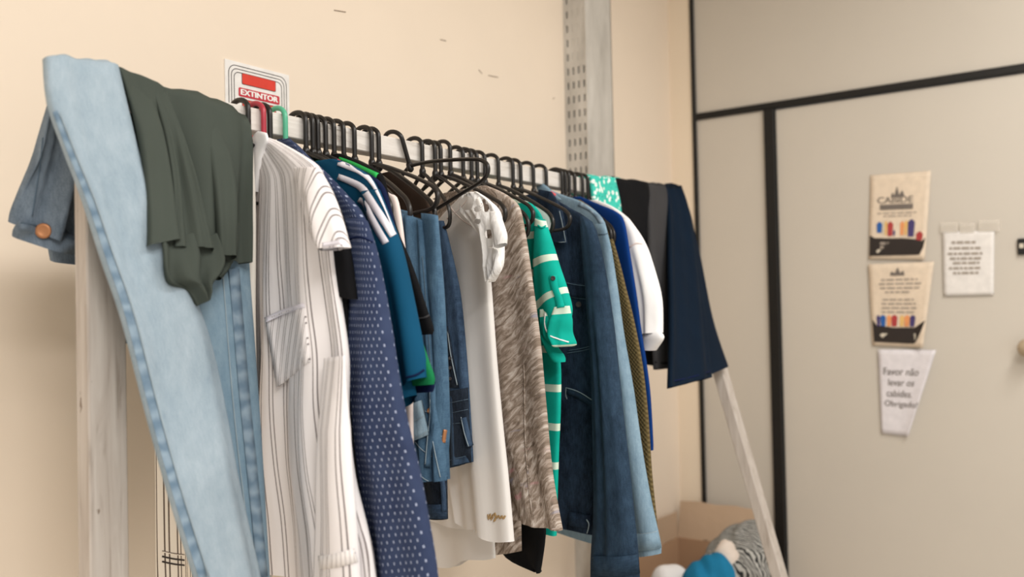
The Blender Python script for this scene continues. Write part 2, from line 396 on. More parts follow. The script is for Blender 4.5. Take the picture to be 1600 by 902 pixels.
def brush():
    n = NT('taupe_brush_print', .85); vec = n.mp('UV', (26, 120, 1), .55); a = n.noise(vec, 1.0, 6, .62, .9)
    c = n.ramp(a, [(.3, srgb(98, 85, 75)), (.45, srgb(136, 121, 108)), (.56, srgb(170, 156, 145)), (.7, srgb(204, 195, 186))])
    pk = n.ramp(n.noise(n.mp('UV', (5, 26, 1), .2), 1.3, 2), [(.62, (0, 0, 0, 1)), (.70, (1, 1, 1, 1))]); c = n.mix(n.math('MULTIPLY', pk, .45), c, srgb(206, 140, 150))
    gr = n.ramp(n.noise(n.mp('UV', (4, 21, 1), .25), 1.9, 2), [(.64, (0, 0, 0, 1)), (.70, (1, 1, 1, 1))]); c = n.mix(n.math('MULTIPLY', gr, .5), c, srgb(128, 134, 160))
    n.col(c); n.wrinkle(.3); return n.m
M['brush'] = brush()
def hstripe():
    n = NT('turquoise_jersey_cream_stripes', .85); u, v = n.uv(); wz = n.math('MULTIPLY', n.math('SUBTRACT', n.noise(n.mp('Object'), 10, 2), .5), .003)
    f = n.math('FRACT', n.math('DIVIDE', n.math('ADD', n.math('ADD', v, wz), .0), .074)); a = n.math('LESS_THAN', f, .19)
    n.col(n.mix(a, n.ramp(n.noise(n.mp('Object'), 15, 3), [(.3, srgb(8, 150, 134)), (.7, srgb(16, 172, 154))]), srgb(206, 224, 206))); n.wrinkle(.4); return n.m
M['turq'] = hstripe(); M['turq_p'] = plain('turquoise_jersey', srgb(12, 162, 145), .85, .06)
M['den_s'] = denim('dark_denim_jacket', srgb(17, 28, 42), srgb(50, 70, 90), .7, .5); M['den_sb'] = denim('indigo_jacket_body', srgb(12, 18, 30), srgb(44, 60, 80), .5, .5)
M['den_t'] = denim('light_denim_shirt', srgb(92, 119, 138), srgb(140, 164, 180), .8, .4)
def waffle():
    n = NT('olive_waffle_knit', .9); u, v = n.uv(); h = n.math('MULTIPLY', n.math('SINE', n.math('MULTIPLY', u, 620)), n.math('SINE', n.math('MULTIPLY', v, 620)))
    n.col(n.ramp(n.math('ADD', n.math('MULTIPLY', h, .5), .5), [(.2, srgb(92, 78, 50)), (.8, srgb(110, 96, 64))])); n.bump(h, .5, .003); return n.m
M['waffle'] = waffle(); M['brown'] = plain('dark_brown_jersey', srgb(58, 46, 38), .9)
M['cobalt'] = plain('cobalt_jersey', srgb(8, 50, 112), .85, .08); M['charcoal'] = plain('charcoal_cotton', srgb(60, 59, 60), .9, .08); M['navy2'] = plain('dark_navy_twill', srgb(8, 24, 40), .88, .1)
def floral():
    n = NT('turquoise_floral_print', .85); vo = n.n('ShaderNodeTexVoronoi'); vo.inputs['Scale'].default_value = 64; n.l(n.mp('UV'), vo.inputs['Vector'])
    v2 = n.n('ShaderNodeTexVoronoi'); v2.inputs['Scale'].default_value = 120; n.l(n.mp('UV'), v2.inputs['Vector'])
    c = n.ramp(v2.outputs['Distance'], [(.16, srgb(20, 96, 88)), (.26, srgb(66, 190, 172))])
    c = n.mix(n.ramp(vo.outputs['Distance'], [(.34, (1, 1, 1, 1)), (.40, (0, 0, 0, 1))]), c, srgb(226, 238, 232)); c = n.mix(n.ramp(vo.outputs['Distance'], [(.09, (1, 1, 1, 1)), (.12, (0, 0, 0, 1))]), c, srgb(190, 150, 150))
    n.col(c); n.wrinkle(.3); return n.m
M['floral'] = floral()
M['card'] = wall_mat('brown_cardboard', srgb(176, 142, 112), .1); M['card_in'] = wall_mat('brown_cardboard_flap', srgb(188, 162, 136), .1)
def zig():
    n = NT('black_white_zigzag', .9); wv = n.n('ShaderNodeTexWave', wave_type='BANDS'); wv.inputs['Scale'].default_value = 34; wv.inputs['Distortion'].default_value = 9; wv.inputs['Detail'].default_value = 2; n.l(n.mp('Object', (1, 1, .6)), wv.inputs['Vector'])
    n.col(n.ramp(wv.outputs['Fac'], [(.42, srgb(48, 48, 48)), (.58, srgb(176, 174, 168))])); n.wrinkle(.5); return n.m
M['zig'] = zig(); M['blue_c'] = plain('sky_blue_cotton', srgb(34, 120, 160), .85); M['cream_c'] = plain('off_white_cotton', srgb(226, 212, 200), .85, .04, .5)
M['paper'] = solid('white_paper', srgb(226, 221, 216), .7); M['paper_b'] = solid('cream_poster_paper', srgb(222, 204, 182), .6); M['paper_g'] = solid('office_paper', srgb(222, 217, 220), .7)
M['pr_k'] = solid('black_poster_print', srgb(44, 36, 32), .6); M['pr_g'] = solid('grey_text_print', srgb(158, 146, 134), .7); M['pr_b'] = solid('blue_print', srgb(42, 92, 160), .7); M['pr_o'] = solid('orange_print', srgb(226, 150, 96), .7); M['pr_r'] = solid('red_print_clothes', srgb(170, 62, 62), .7); M['pr_p'] = solid('purple_print', srgb(72, 62, 110), .7); M['pr_y'] = solid('yellow_print', srgb(222, 180, 110), .7); M['pr_w'] = solid('pale_print', srgb(206, 196, 178), .7); M['pr_m'] = solid('mid_grey_print', srgb(112, 103, 96), .7)
def tape():
    n = NT('clear_tape', .2); n.col(srgb(232, 224, 212)); n.b.inputs['Alpha'].default_value = .35; return n.m
M['tape'] = tape()
M['knob'] = solid('brass_knob', srgb(186, 168, 142), .4, .2)
M['mark'] = solid('wall_scuff', srgb(120, 96, 76), .9)

# ------------------------------------------------------------------ the room
wb = box('wall_back', -3.0, XP, YW, YW+.12, 0, 3.0, M['wall'], bev=0); tag(wb, 'beige painted wall behind the clothes rail', None, kind='structure')
fl = box('floor', -3.0, XP+.1, -3.2, YW+.12, -.05, 0, M['floor'], bev=0); tag(fl, 'grey floor under the rail', None, kind='structure')
ce = box('ceiling', -3.0, XP+.1, -3.2, YW+.12, 3.0, 3.05, M['ceil'], bev=0); tag(ce, 'white ceiling of the room', None, kind='structure')
def py(x, y=450): return hit((x, y), (XP, 0, 0), (1, 0, 0))[1]
def pz(x, y): return hit((x, y), (XP, 0, 0), (1, 0, 0))[2]
yA, yB0, yB1 = py(1092), py(1202), py(1216)
zT = CAM[2]+.7345
wr_ = empty('wall_right', (XP, yA, 0)); tag(wr_, 'greige panel partition with black profiles on the right', None, kind='structure')
box('return_strip', XP, XP+.06, yA+.006, YW, 0, 3.0, M['wall2'], wr_, 0)
box('panel', XP+.004, XP+.04, -3.2, yA, zT+.012, 3.0, M['panel'], wr_, .002)
box('panel', XP+.004, XP+.04, yB0, yA, 0, zT-.012, M['panel'], wr_, .002)
t = box('trim_1', XP-.008, XP+.04, yA-.008, yA+.008, 0, 3.0, M['profile']); tag(t, 'black vertical profile at the edge of the partition', None, kind='structure')
t = box('trim_2', XP-.008, XP+.04, -3.2, yA-.008, zT-.013, zT+.013, M['profile']); tag(t, 'black horizontal profile above the door', None, kind='structure')
t = box('trim_3', XP-.010, XP+.04, yB1-.002, yB0+.002, 0, zT-.013, M['profile']); tag(t, 'black vertical door jamb profile', None, kind='structure')
yK = py(1608, 543)
dr = empty('door_1', (XP, yB1, 0)); tag(dr, 'greige flush door with posters', None, kind='structure')
box('door_leaf', XP+.006, XP+.04, yK-.07, yB1-.006, .01, zT-.017, M['panel'], dr, .002)
box('panel', XP+.004, XP+.04, -3.2, yK-.13, 0, zT-.013, M['panel'], wr_, .002)
t = box('trim_4', XP-.010, XP+.04, yK-.13, yK-.075, 0, zT-.013, M['profile']); tag(t, 'black vertical door jamb profile by the lock', None, kind='structure')
vs, fs = [], []
kz = pz(1597, 543)
prof = [(.030, 0), (.030, .006), (.016, .010), (.014, .028), (.026, .038), (.030, .052), (.024, .064), (.0, .068)]
for rr, h in prof:
    for k in range(20): vs.append((XP+.006-h, yK+rr*math.cos(k*math.pi/10), kz+rr*math.sin(k*math.pi/10)))
for i in range(len(prof)-1):
    for k in range(20): fs.append([i*20+k, i*20+(k+1) % 20, (i+1)*20+(k+1) % 20, (i+1)*20+k])
obj('door_knob', vs, fs, M['knob'], dr)
lk = box('lock_plate', XP-.006, XP+.008, py(1612, 385), py(1590, 385), pz(1595, 398), pz(1595, 373), M['profile'], dr)
box('lock_label', XP-.008, XP-.0065, py(1600, 385), py(1593, 385), pz(1595, 388), pz(1595, 381), M['pr_w'], lk, 0)

# wall marks
def wall_pt(p, lift=.0): return hit(p, (0, YW-lift, 0), (0, 1, 0))
for pts in ([(522, 16), (540, 19)], [(688, 62), (697, 64)], [(748, 109), (753, 115)], [(763, 118), (778, 121)], [(866, 153), (864, 155)]):
    P = [wall_pt(p, .0004) for p in smooth(pts, 4)]; v_, f_ = tube_geo(P, .0011, n=5); obj('scuff_mark', v_, f_, M['mark'], wb)

# perforated steel column against the wall
P1 = wall_pt((882, 140)); xs = P1[0]                      # where its perforated side meets the wall
sd = hit((917, 140), (xs, 0, 0), (1, 0, 0))[1]            # front corner depth
xe = hit((957, 140), (0, sd, 0), (0, 1, 0))[0]
pc = empty('slotted_column', (xs, sd, 0), 'worn grey steel column with slotted side against the wall', 'column')
def slots():
    nC, pitch = 4, None
    w_ = YW-sd; vs = []; fs = []
    z0 = hit((885, 259), (xs, 0, 0), (1, 0, 0))[2]; z1 = hit((879, 4), (xs, YW, 0), (1, 0, 0))[2]
    z = hit((886, 247), (xs, YW-.01, 0), (1, 0, 0))[2]; zt = hit((880, 25), (xs, YW-.01, 0), (1, 0, 0))[2]; pitch = (zt-z)/10
    zs = np.arange(z-pitch*20.5, 2.99, pitch); cw = w_/(nC+.25)
    def q(a, b, c, d): i = len(vs); vs.extend([a, b, c, d]); fs.append([i, i+1, i+2, i+3])
    def rect(x, y0, y1, za, zb): q((x, y0, za), (x, y1, za), (x, y1, zb), (x, y0, zb))
    rect(xs, sd, YW, 0, zs[0]); dark_v = []; dark_f = []
    for i, za in enumerate(zs):
        zb = za+pitch
        rect(xs, YW-cw*.25, YW, za, zb)
        for c in range(nC):
            ya = sd+c*cw; yb = ya+cw; hy0, hy1 = ya+cw*.32, ya+cw*.66; hz0, hz1 = za+pitch*.25, za+pitch*.75
            rect(xs, ya, hy0, za, zb); rect(xs, hy1, yb, za, zb); rect(xs, hy0, hy1, za, hz0); rect(xs, hy0, hy1, hz1, zb)
            filled = za > zt-pitch*4.2 and c < 3
            dp = .0012 if filled else .012
            q((xs, hy0, hz0), (xs+dp, hy0, hz0), (xs+dp, hy0, hz1), (xs, hy0, hz1)); q((xs, hy1, hz0), (xs+dp, hy1, hz0), (xs+dp, hy1, hz1), (xs, hy1, hz1))
            q((xs, hy0, hz0), (xs, hy1, hz0), (xs+dp, hy1, hz0), (xs+dp, hy0, hz0)); q((xs, hy0, hz1), (xs, hy1, hz1), (xs+dp, hy1, hz1), (xs+dp, hy0, hz1))
            if filled: rect(xs+dp, hy0, hy1, hz0, hz1)
    obj('slotted_side', vs, fs, M['steel'], pc, flat=True)
    box('shade_backing', xs+.012, xs+.02, sd+.002, YW-.001, 0, 3.0, M['dark'], pc, 0)  # dark sheet behind the slots paints in the unlit hollow
slots()
box('front_face', xs+.0005, xe, sd, sd+.004, 0, 3.0, M['steel'], pc, 0)
box('far_side', xe-.004, xe, sd, YW, 0, 3.0, M['steel'], pc, 0)
box('corner_bead', xs-.0015, xs+.003, sd-.0015, sd+.003, 0, 3.0, M['steel'], pc, .001)

# fire extinguisher sign on the wall
sg = empty('extinguisher_sign', (wall_pt((350, 160))[0], YW, 1.5), 'white sign with red blocks lettered EXTINTOR on the beige wall', 'sign')
Lx = wall_pt((350, 92))[0]; Rx = wall_pt((450, 115))[0]; Tz = wall_pt((350, 92))[2]; Bz = Tz-.235
box('board', Lx, Rx, YW-.003, YW, Bz, Tz, M['signw'], sg, 0)
def rrect(x0, x1, z0, z1, r, n=6):
    o = []
    for cx, cz, a in ((x1-r, z1-r, 0), (x0+r, z1-r, 90), (x0+r, z0+r, 180), (x1-r, z0+r, 270)):
        for k in range(n+1): an = math.radians(a+90*k/n); o.append((cx+r*math.cos(an), cz+r*math.sin(an)))
    return o
def ring(name, ins, wd, r):
    a = rrect(Lx+ins, Rx-ins, Bz+ins, Tz-ins, r); b = rrect(Lx+ins+wd, Rx-ins-wd, Bz+ins+wd, Tz-ins-wd, r-wd); n = len(a)
    obj(name, [(x, YW-.0036, z) for x, z in a+b], [[i, (i+1) % n, n+(i+1) % n, n+i] for i in range(n)], M['ink'], sg, flat=True)
W_ = Rx-Lx
ring('border_line', W_*.045, .0014, .018); ring('border_line', W_*.085, .0014, .015); ring('border_line', W_*.125, .0014, .012)
def fill(name, x0, x1, z0, z1, r, mat, y, par):
    a = rrect(x0, x1, z0, z1, r); return obj(name, [(x, y, z) for x, z in a], [list(range(len(a)))], mat, par, flat=True)
def wz(x, y): return wall_pt((x, y))
def blockpx(name, tlp, brp, mat, y, r=.002, edge=None):
    a = wz(*tlp); b = wz(*brp)
    if edge: fill('block_edge', a[0]-.001, b[0]+.001, b[2]-.001, a[2]+.001, r, edge, y+.0002, sg)
    return fill(name, a[0], b[0], b[2], a[2], r, mat, y, sg)
blockpx('red_block', (376.5, 115), (428.6, 143.5), M['signr'], YW-.0040, .003, M['ink'])
blockpx('letter_band', (371, 136.5), (435, 164.5), M['signr2'], YW-.0040, .003)
b_ = wz(428.6, 143); a_ = wz(376.5, 117); hh = a_[2]-b_[2]
top2 = wz(378, 156)[2]
fill('block_edge', a_[0]-.001, b_[0]+.001, top2-hh-.016, top2+.001, .003, M['ink'], YW-.0038, sg); fill('red_block', a_[0], b_[0], top2-hh-.015, top2, .003, M['signr'], YW-.0040, sg)
lz = top2-hh-.036
fill('letter_band', wz(371, 136)[0], wz(435, 161)[0], lz-.028, lz, .003, M['signr2'], YW-.0040, sg)
def text_geo(s):
    c = bpy.data.curves.new('txt', 'FONT'); c.body = s; c.resolution_u = 3; o = bpy.data.objects.new('txt', c); COL.objects.link(o)
    dg = bpy.context.evaluated_depsgraph_get(); me = bpy.data.meshes.new_from_object(o.evaluated_get(dg))
    V = np.array([tuple(v.co) for v in me.vertices]); F = [list(p.vertices) for p in me.polygons]
    bpy.data.objects.remove(o); bpy.data.curves.remove(c); bpy.data.meshes.remove(me)
    V[:, :2] -= V[:, :2].min(0); V[:, :2] /= V[:, :2].max(0); return V, F
a = wz(374.5, 139.5); b = wz(432, 161)
def bold_text(s, mapf, name, mat, par, bold=()):
    V, F = text_geo(s); vs = []; fs = []
    for k, (dx, dz) in enumerate(((0, 0),)+tuple(bold)):
        bse = len(vs); vs += [mapf(v[0]+dx, v[1]+dz, k) for v in V]; fs += [[i+bse for i in f] for f in F]
    return obj(name, vs, fs, mat, par, flat=True)
bold_text('EXTINTOR', lambda u, v, k: (a[0]+(b[0]-a[0])*u, YW-.0044-.00003*k, b[2]+(a[2]-b[2])*v), 'lettering', M['white'], sg, ((.012, 0), (-.012, 0), (.006, .03), (-.006, -.03)))
fill('white_mark', wz(428, 220)[0], wz(431, 220)[0], lz-.022, lz-.006, .0005, M['white'], YW-.0044, sg)

# ------------------------------------------------------------------ papers on the door
def paper(name, label, c4, mat, curl, th=.0008):
    C = [hit(p, (XP+.004, 0, 0), (1, 0, 0)) for p in c4]
    def at(a, b, lift=0):                 # a: left-right, b: top-bottom
        P = (C[0]*(1-a)+C[1]*a)*(1-b)+(C[3]*(1-a)+C[2]*a)*b; P = P.copy(); P[0] -= .0015+curl(a, b)+lift; return P
    r = empty(name, C[3], label, 'paper')
    grid_obj('sheet', [[at(j/12, i/16) for j in range(13)] for i in range(17)], mat, r, th)
    return r, at
def pr(r, at, name, a0, b0, a1, b1, mat, lift=.0019, na=4, nb=6):
    return grid_obj(name, [[at(a0+(a1-a0)*j/(nb-1), b0+(b1-b0)*i/(na-1), lift) for j in range(nb)] for i in range(na)], mat, r, .0003, flat=True)
def words(r, at, b, a0, a1, h, mat, rng, parts=4):
    x = a0
    while x < a1-.03:
        w_ = min(a1-x, .05+.10*rng.random()); pr(r, at, 'text_line', x, b, x+w_, b+h, mat, na=2, nb=3); x += w_+.025
def ptext(r, at, s, a0, b0, a1, b1, mat, bold=((.012, 0),)):
    bold_text(s, lambda u, v, k: at(a0+(a1-a0)*u, b1+(b0-b1)*v, .0013+.00002*k), 'lettering', mat, r, bold)
rng = random.Random(3)
def poly(r, at, name, pts, mat, lift=.0018):
    obj(name, [at(x, y, lift) for x, y in pts], [list(range(len(pts)))], mat, r, flat=True)
r1, at1 = paper('poster', 'upper poster on the door with a black base and coloured clothes picture', [(1360, 274), (1455, 267), (1446, 406), (1358, 405)], M['paper_b'], lambda a, b: .010*max(0, a-.6)**2*4*b+.004*b)
poly(r1, at1, 'crown_emblem', [(.36, .28), (.38, .22), (.42, .255), (.46, .15), (.50, .255), (.55, .20), (.60, .28)], M['pr_m'])
ptext(r1, at1, 'CABIDE', .13, .27, .73, .345, M['pr_m'])
pr(r1, at1, 'title_bar', .18, .36, .74, .42, M['pr_m'])
words(r1, at1, .455, .14, .82, .012, M['pr_g'], rng); words(r1, at1, .49, .25, .72, .012, M['pr_g'], rng)
for i, (x0, x1, mt, y0, y1) in enumerate(((.13, .23, 'pr_b', .56, .69), (.23, .27, 'pr_w', .55, .72), (.27, .32, 'pr_y', .55, .72), (.32, .42, 'pr_r', .56, .73), (.42, .46, 'pr_p', .66, .73), (.54, .61, 'pr_o', .56, .72), (.61, .67, 'pr_y', .55, .72), (.67, .79, 'pr_p', .54, .74), (.82, .94, 'pr_r', .68, .78))):
    m_ = (x0+x1)/2; poly(r1, at1, 'pictured_garment', [(x0, y0+.03), (m_-.01, y0), (m_+.01, y0), (x1, y0+.03), (x1-.01, y1), (x0+.01, y1)], M[mt])
poly(r1, at1, 'black_base', [(.01, .72), (.1, .75), (.3, .755), (.6, .755), (.85, .77), (.93, .79), (.985, .75), (.96, .86), (.90, .945), (.01, .965)], M['pr_k'], .0012)
words(r1, at1, .80, .2, .72, .03, M['pr_g'], rng); words(r1, at1, .845, .2, .72, .03, M['pr_g'], rng)
poly(r1, at1, 'print_logo', [(.13, .91), (.16, .885), (.26, .885), (.31, .90), (.28, .935), (.17, .935)], M['pr_w']); pr(r1, at1, 'print_logo', .69, .875, .80, .935, M['pr_w'], .0021); words(r1, at1, .90, .37, .62, .03, M['pr_m'], rng)
r2, at2 = paper('poster', 'lower poster on the door with curled black base, under the first poster', [(1357, 413), (1460, 409), (1444, 543), (1364, 540)], M['paper_b'], lambda a, b: .022*max(0, a-.55)**2*4*b+.004)
poly(r2, at2, 'crown_emblem', [(.34, .15), (.36, .10), (.42, .12), (.46, .05), (.50, .12), (.55, .09), (.57, .15)], M['pr_m'])
for i, (b, a0, a1) in enumerate(((.19, .2, .78), (.24, .16, .84), (.29, .18, .82), (.34, .26, .66), (.43, .22, .74), (.48, .2, .78), (.53, .2, .8), (.58, .2, .8))): words(r2, at2, b, a0, a1, .018, M['pr_g'], rng)
for i, (x0, x1, mt) in enumerate(((.1, .17, 'pr_p'), (.17, .27, 'pr_b'), (.29, .37, 'pr_o'), (.37, .48, 'pr_r'), (.52, .6, 'pr_y'), (.6, .7, 'pr_o'), (.7, .8, 'pr_p'))): poly(r2, at2, 'pictured_garment', [(x0, .65), (x0+.03, .625), (x1-.03, .625), (x1, .65), (x1-.01, .76), (x0+.01, .76)], M[mt])
poly(r2, at2, 'black_base', [(.02, .68), (.1, .75), (.4, .775), (.8, .77), (.98, .68), (.93, .80), (.85, .94), (.8, .96), (.03, .955)], M['pr_k'], .0012)
poly(r2, at2, 'print_logo', [(.15, .87), (.2, .845), (.33, .85), (.36, .87), (.32, .90), (.2, .90)], M['pr_w']); pr(r2, at2, 'print_logo', .72, .84, .83, .915, M['pr_w'], .0021); words(r2, at2, .87, .42, .64, .02, M['pr_m'], rng)
r3, at3 = paper('notice', 'white torn-shaped notice on the door reading Favor nao levar os cabides', [(1372, 546), (1464, 547), (1420, 682), (1378, 677)], M['paper_g'], lambda a, b: .016*max(0, a-.6)**2*4+.004)
r3['label'] = 'white handbill with large printed sentence, lowest of the papers on the door'
for s_, a0, a1, b0, b1 in (('Favor não', .10, .80, .215, .30), ('levar os', .20, .76, .345, .425), ('cabides.', .17, .78, .475, .555), ('Obrigado!', .12, .97, .60, .69)): ptext(r3, at3, s_, a0, b0, a1, b1, M['pr_m'], ((.006, 0),))
r4, at4 = paper('notice', 'small typed white sheet taped to the door beside the upper poster', [(1473, 362), (1554, 361), (1553, 461), (1475, 463)], M['paper'], lambda a, b: .003)
for i, (b, a0, a1) in enumerate(((.155, .18, .70), (.245, .13, .74), (.33, .1, .78), (.405, .14, .75), (.475, .2, .72), (.555, .12, .77), (.63, .2, .70))): words(r4, at4, b, a0, a1, .035, M['pr_g'], rng)
for i, (a0, a1, b0, b1) in enumerate(((-.04, .30, -.14, .02), (.34, .62, -.13, .03), (.70, 1.10, -.17, .01))): pr(r4, at4, 'tape', a0, b0, a1, b1, M['tape'], .002)

# ------------------------------------------------------------------ the rack
xr0 = hit((112, 105), (0, YR, 0), (0, 1, 0))[0]; xr1 = hit((1052, 300), (0, YR, 0), (0, 1, 0))[0]
rk = empty('clothes_rack', ((xr0+xr1)/2, YR, 0), 'home-made rack of white painted timber with a long top rail', 'clothes rack')
box('rail', xr0, xr1, YR, YR+TR, ZRB, ZRT, M['wood'], rk, .0015)
q0 = hit((139, 700), (0, YR, 0), (0, 1, 0))[0]; q1 = hit((200, 700), (0, YR, 0), (0, 1, 0))[0]
box('post', q0, q1, YR, YR+.03, 0, ZRB, M['woodv'], rk, .002)
# slanted front legs (towards the room) and a slanted wall-side leg at the far end
def legdir(pa, pb, x):                    # leg inside a plane x = const
    A = hit(pa, (x, 0, 0), (1, 0, 0)); B = hit(pb, (x, 0, 0), (1, 0, 0)); return A, B
xl = xr1-.03
A, B = legdir((1131, 600), (1212, 880), xl); kk = (B[1]-A[1])/(B[2]-A[2])
topz = ZRT-.01; yt = A[1]+kk*(topz-A[2]); yb = A[1]+kk*(0-A[2])
beam('leg', (xl, yb, 0), (xl, yt, topz), .045, .03, M['woodv'], rk)
beam('leg', (xl-.05, YW-.03, 0), (xl-.05, YR+.05, ZRT-.02), .045, .03, M['woodv'], rk)

# ------------------------------------------------------------------ hangers
def hook_path():
    p = [(0, 0, z) for z in np.linspace(-.004, .05, 6)]
    for k in range(1, 13): an = math.pi*(1-k/12); p.append((0, .022+.022*math.cos(an), .052+.017*math.sin(an)))
    p += [(0, .0445, .044), (0, .0448, .036)]; return p
def frame_path():
    h = smooth([(0, 0, 0), (0, -.05, -.018), (0, -.12, -.052), (0, -.160, -.074), (0, -.181, -.088), (0, -.192, -.106), (0, -.187, -.124), (0, -.168, -.132), (0, -.13, -.132)], 4)
    h2 = h[::-1].copy(); h2[:, 1] *= -1
    return np.concatenate([h, h2])[:-1]
hk_me = bpy.data.meshes.new('hook'); v_, f_ = tube_geo(hook_path(), [.0042]*17+[.004, .0036, .003], n=10) if False else tube_geo(hook_path(), .0043, n=10); hk_me.from_pydata([tuple(v) for v in v_], [], f_)
fr_me = bpy.data.meshes.new('frame'); v_, f_ = tube_geo(frame_path(), .0042, closed=True, n=10); fr_me.from_pydata([tuple(v) for v in v_], [], f_)
nb_me = bpy.data.meshes.new('neck_boss'); v_, f_ = tube_geo([(0, 0, -.012), (0, 0, -.008), (0, 0, .004), (0, 0, .010)], [.003, .0066, .0066, .004], n=10); nb_me.from_pydata([tuple(v) for v in v_], [], f_)
for me in (hk_me, fr_me, nb_me): me.polygons.foreach_set('use_smooth', [True]*len(me.polygons))
MESHC = {}
def colored(me, mat):
    k = (me.name, mat.name)
    if k not in MESHC:
        c = me.copy(); c.materials.clear(); c.materials.append(mat); MESHC[k] = c
    return MESHC[k]
def hanger(px, rho, label, mat='black_pl', tilt=0, lean=0, group=None, dz=0, sc=(1, .97, 1.0)):
    r = empty('hanger', (RAILPT(px), YR-.0075, ZAP+dz), label, 'hanger', group)
    for nm, me in (('hook', hk_me), ('frame', fr_me), ('neck_boss', nb_me)):
        o = bpy.data.objects.new(nm, colored(me, M[mat])); COL.objects.link(o); o.parent = r
        if nm == 'hook': o.rotation_euler = (0, math.radians(lean), 0)
        else: o.rotation_euler = (math.radians(-tilt), 0, -math.radians(rho))
        if nm == 'frame': o.scale = sc
    return r

# ------------------------------------------------------------------ clothes draped over the near end of the rail
def drape(name, L, R, mat, parent, k=.1, back=.3, kb=.1, lift=.012, m=40, bsx=0., **kw):
    """over-the-rail cloth: back drop, crown over the rail, front drop laid on a plane leaning to the room by k"""
    n = np.array([0, -1, k]); n /= np.linalg.norm(n); P0 = (0, YR-.012, ZRT+.004)
    l = resample(smooth(L), m); r = resample(smooth(R), m)
    fl_ = [hit(p, P0, n) for p in l]; fr_ = [hit(p, P0, n) for p in r]
    xl_, xr_ = fl_[0][0], fr_[0][0]; zl_, zr_ = fl_[0][2], fr_[0][2]; rows = []
    for i in range(9):
        q = 1-i/8; z = ZRT-.01-back*q; y = YR+TR+.012+kb*back*q
        rows.append((np.array([xl_+bsx, y, z]), np.array([xr_, y, z]), np.array([0, 1.0, .0])))
    for i in range(7):
        an = math.pi*(i+.5)/8; y = YR+TR/2+math.cos(an)*(TR/2+.012); zz = math.sin(an)
        rows.append((np.array([xl_+bsx*(1-(i+.5)/7), y, ZRT+(zl_-ZRT)*zz*.9]), np.array([xr_, y, ZRT+(zr_-ZRT)*zz*.9]), np.array([0, math.cos(an), math.sin(an)])))
    for i in range(m): rows.append((fl_[i], fr_[i], n))
    kw.setdefault('foldtop', .5)
    return loft(name, rows, mat, parent, capT=True, vtop=1, **kw)

jn = empty('jeans', (hit((240, 500), (0, 1.0, 0), (0, 1, 0))[0], 1.0, .75), 'light wash blue jeans draped over the near end of the rail', 'jeans')
kJ = .16
nJ = np.array([0, -1, kJ]); nJ = nJ/np.linalg.norm(nJ); PJ = np.array([0, YR-.012, ZRT+.004])
leg2 = slab('leg', PJ+nJ*-.03, nJ, [(215, 300), (250, 400), (300, 600), (335, 760), (362, 902), (372, 960)], [(384, 330), (388, 420), (394, 540), (401, 660), (409, 790), (416, 902), (419, 960)], M['jeans_in'], jn, V=.016, ex=.6, folds=((.005, 1, .2, .3),))
leg1 = drape('leg', [(68, 91), (74, 160), (100, 235), (128, 310), (158, 405), (190, 500), (226, 640), (262, 770), (303, 902), (322, 960)], [(182, 106), (200, 180), (226, 280), (262, 372), (302, 460), (330, 540), (352, 640), (374, 760), (402, 885), (416, 960)], M['jeans'], jn, k=kJ, back=.02, kb=.2, bsx=.06, V=.014, ex=.5, folds=((.004, 1.2, .1, .4), (.002, 3, .4, .8)))
sm = strip('outseam', leg1, [(82, 175), (106, 240), (134, 310), (164, 400), (196, 495), (233, 640), (269, 770), (311, 905)], [14, 22, 25, 25], M['jeans_seam'], jn, .003)
strip('stitching', [leg1, sm], [(94, 176), (119, 240), (148, 310), (178, 398), (211, 492), (248, 637), (284, 767), (327, 902)], 3.2, M['thread'], jn, .0045)
strip('stitching', leg2, [(348, 420), (362, 600), (374, 720), (388, 830), (398, 902)], 2.2, M['thread'], jn, .003)
strip('inseam', leg2, [(366, 420), (381, 600), (393, 720), (404, 830), (411, 902)], 16, M['jeans_seam'], jn, .003)
# waist end hanging on the wall side
nB = np.array([0, -1, -.30]); nB = nB/np.linalg.norm(nB); PB = np.array([0, YR+TR+.022, ZRT+.004])
wst = slab('seat', PB, nB, [(70, 165), (62, 205), (52, 255), (38, 300), (27, 335), (24, 352)], [(120, 150), (128, 215), (132, 270), (136, 320), (136, 370), (134, 385)], M['waist'], jn, V=.02, ex=.7, folds=((.016, 1.6, .15, .5), (.008, 3.3, .3, .6)), foldtop=.5)
bwn = slab('waistband', PB+nB*.006, nB, [(24, 343), (23, 358), (26, 373)], [(134, 372), (134, 390), (132, 402)], M['waist'], jn, V=.022, ex=.7, m=10, folds=((.008, 1.3, .2, .5),), foldtop=1)
wb2 = slab('waistband', PB-nB*.03, nB, [(76, 372), (77, 392), (80, 408)], [(150, 385), (150, 400), (148, 414)], M['waist'], jn, V=.012, m=10)
strip('stitching', bwn, [(26, 347), (60, 353), (90, 366), (118, 374)], 1.8, M['thread_d'], jn)
strip('stitching', wst, [(66, 215), (62, 260), (54, 310), (50, 338)], 2, M['thread_d'], jn)
button('button', bwn, (68, 361), .0105, M['brass'], jn, .009)

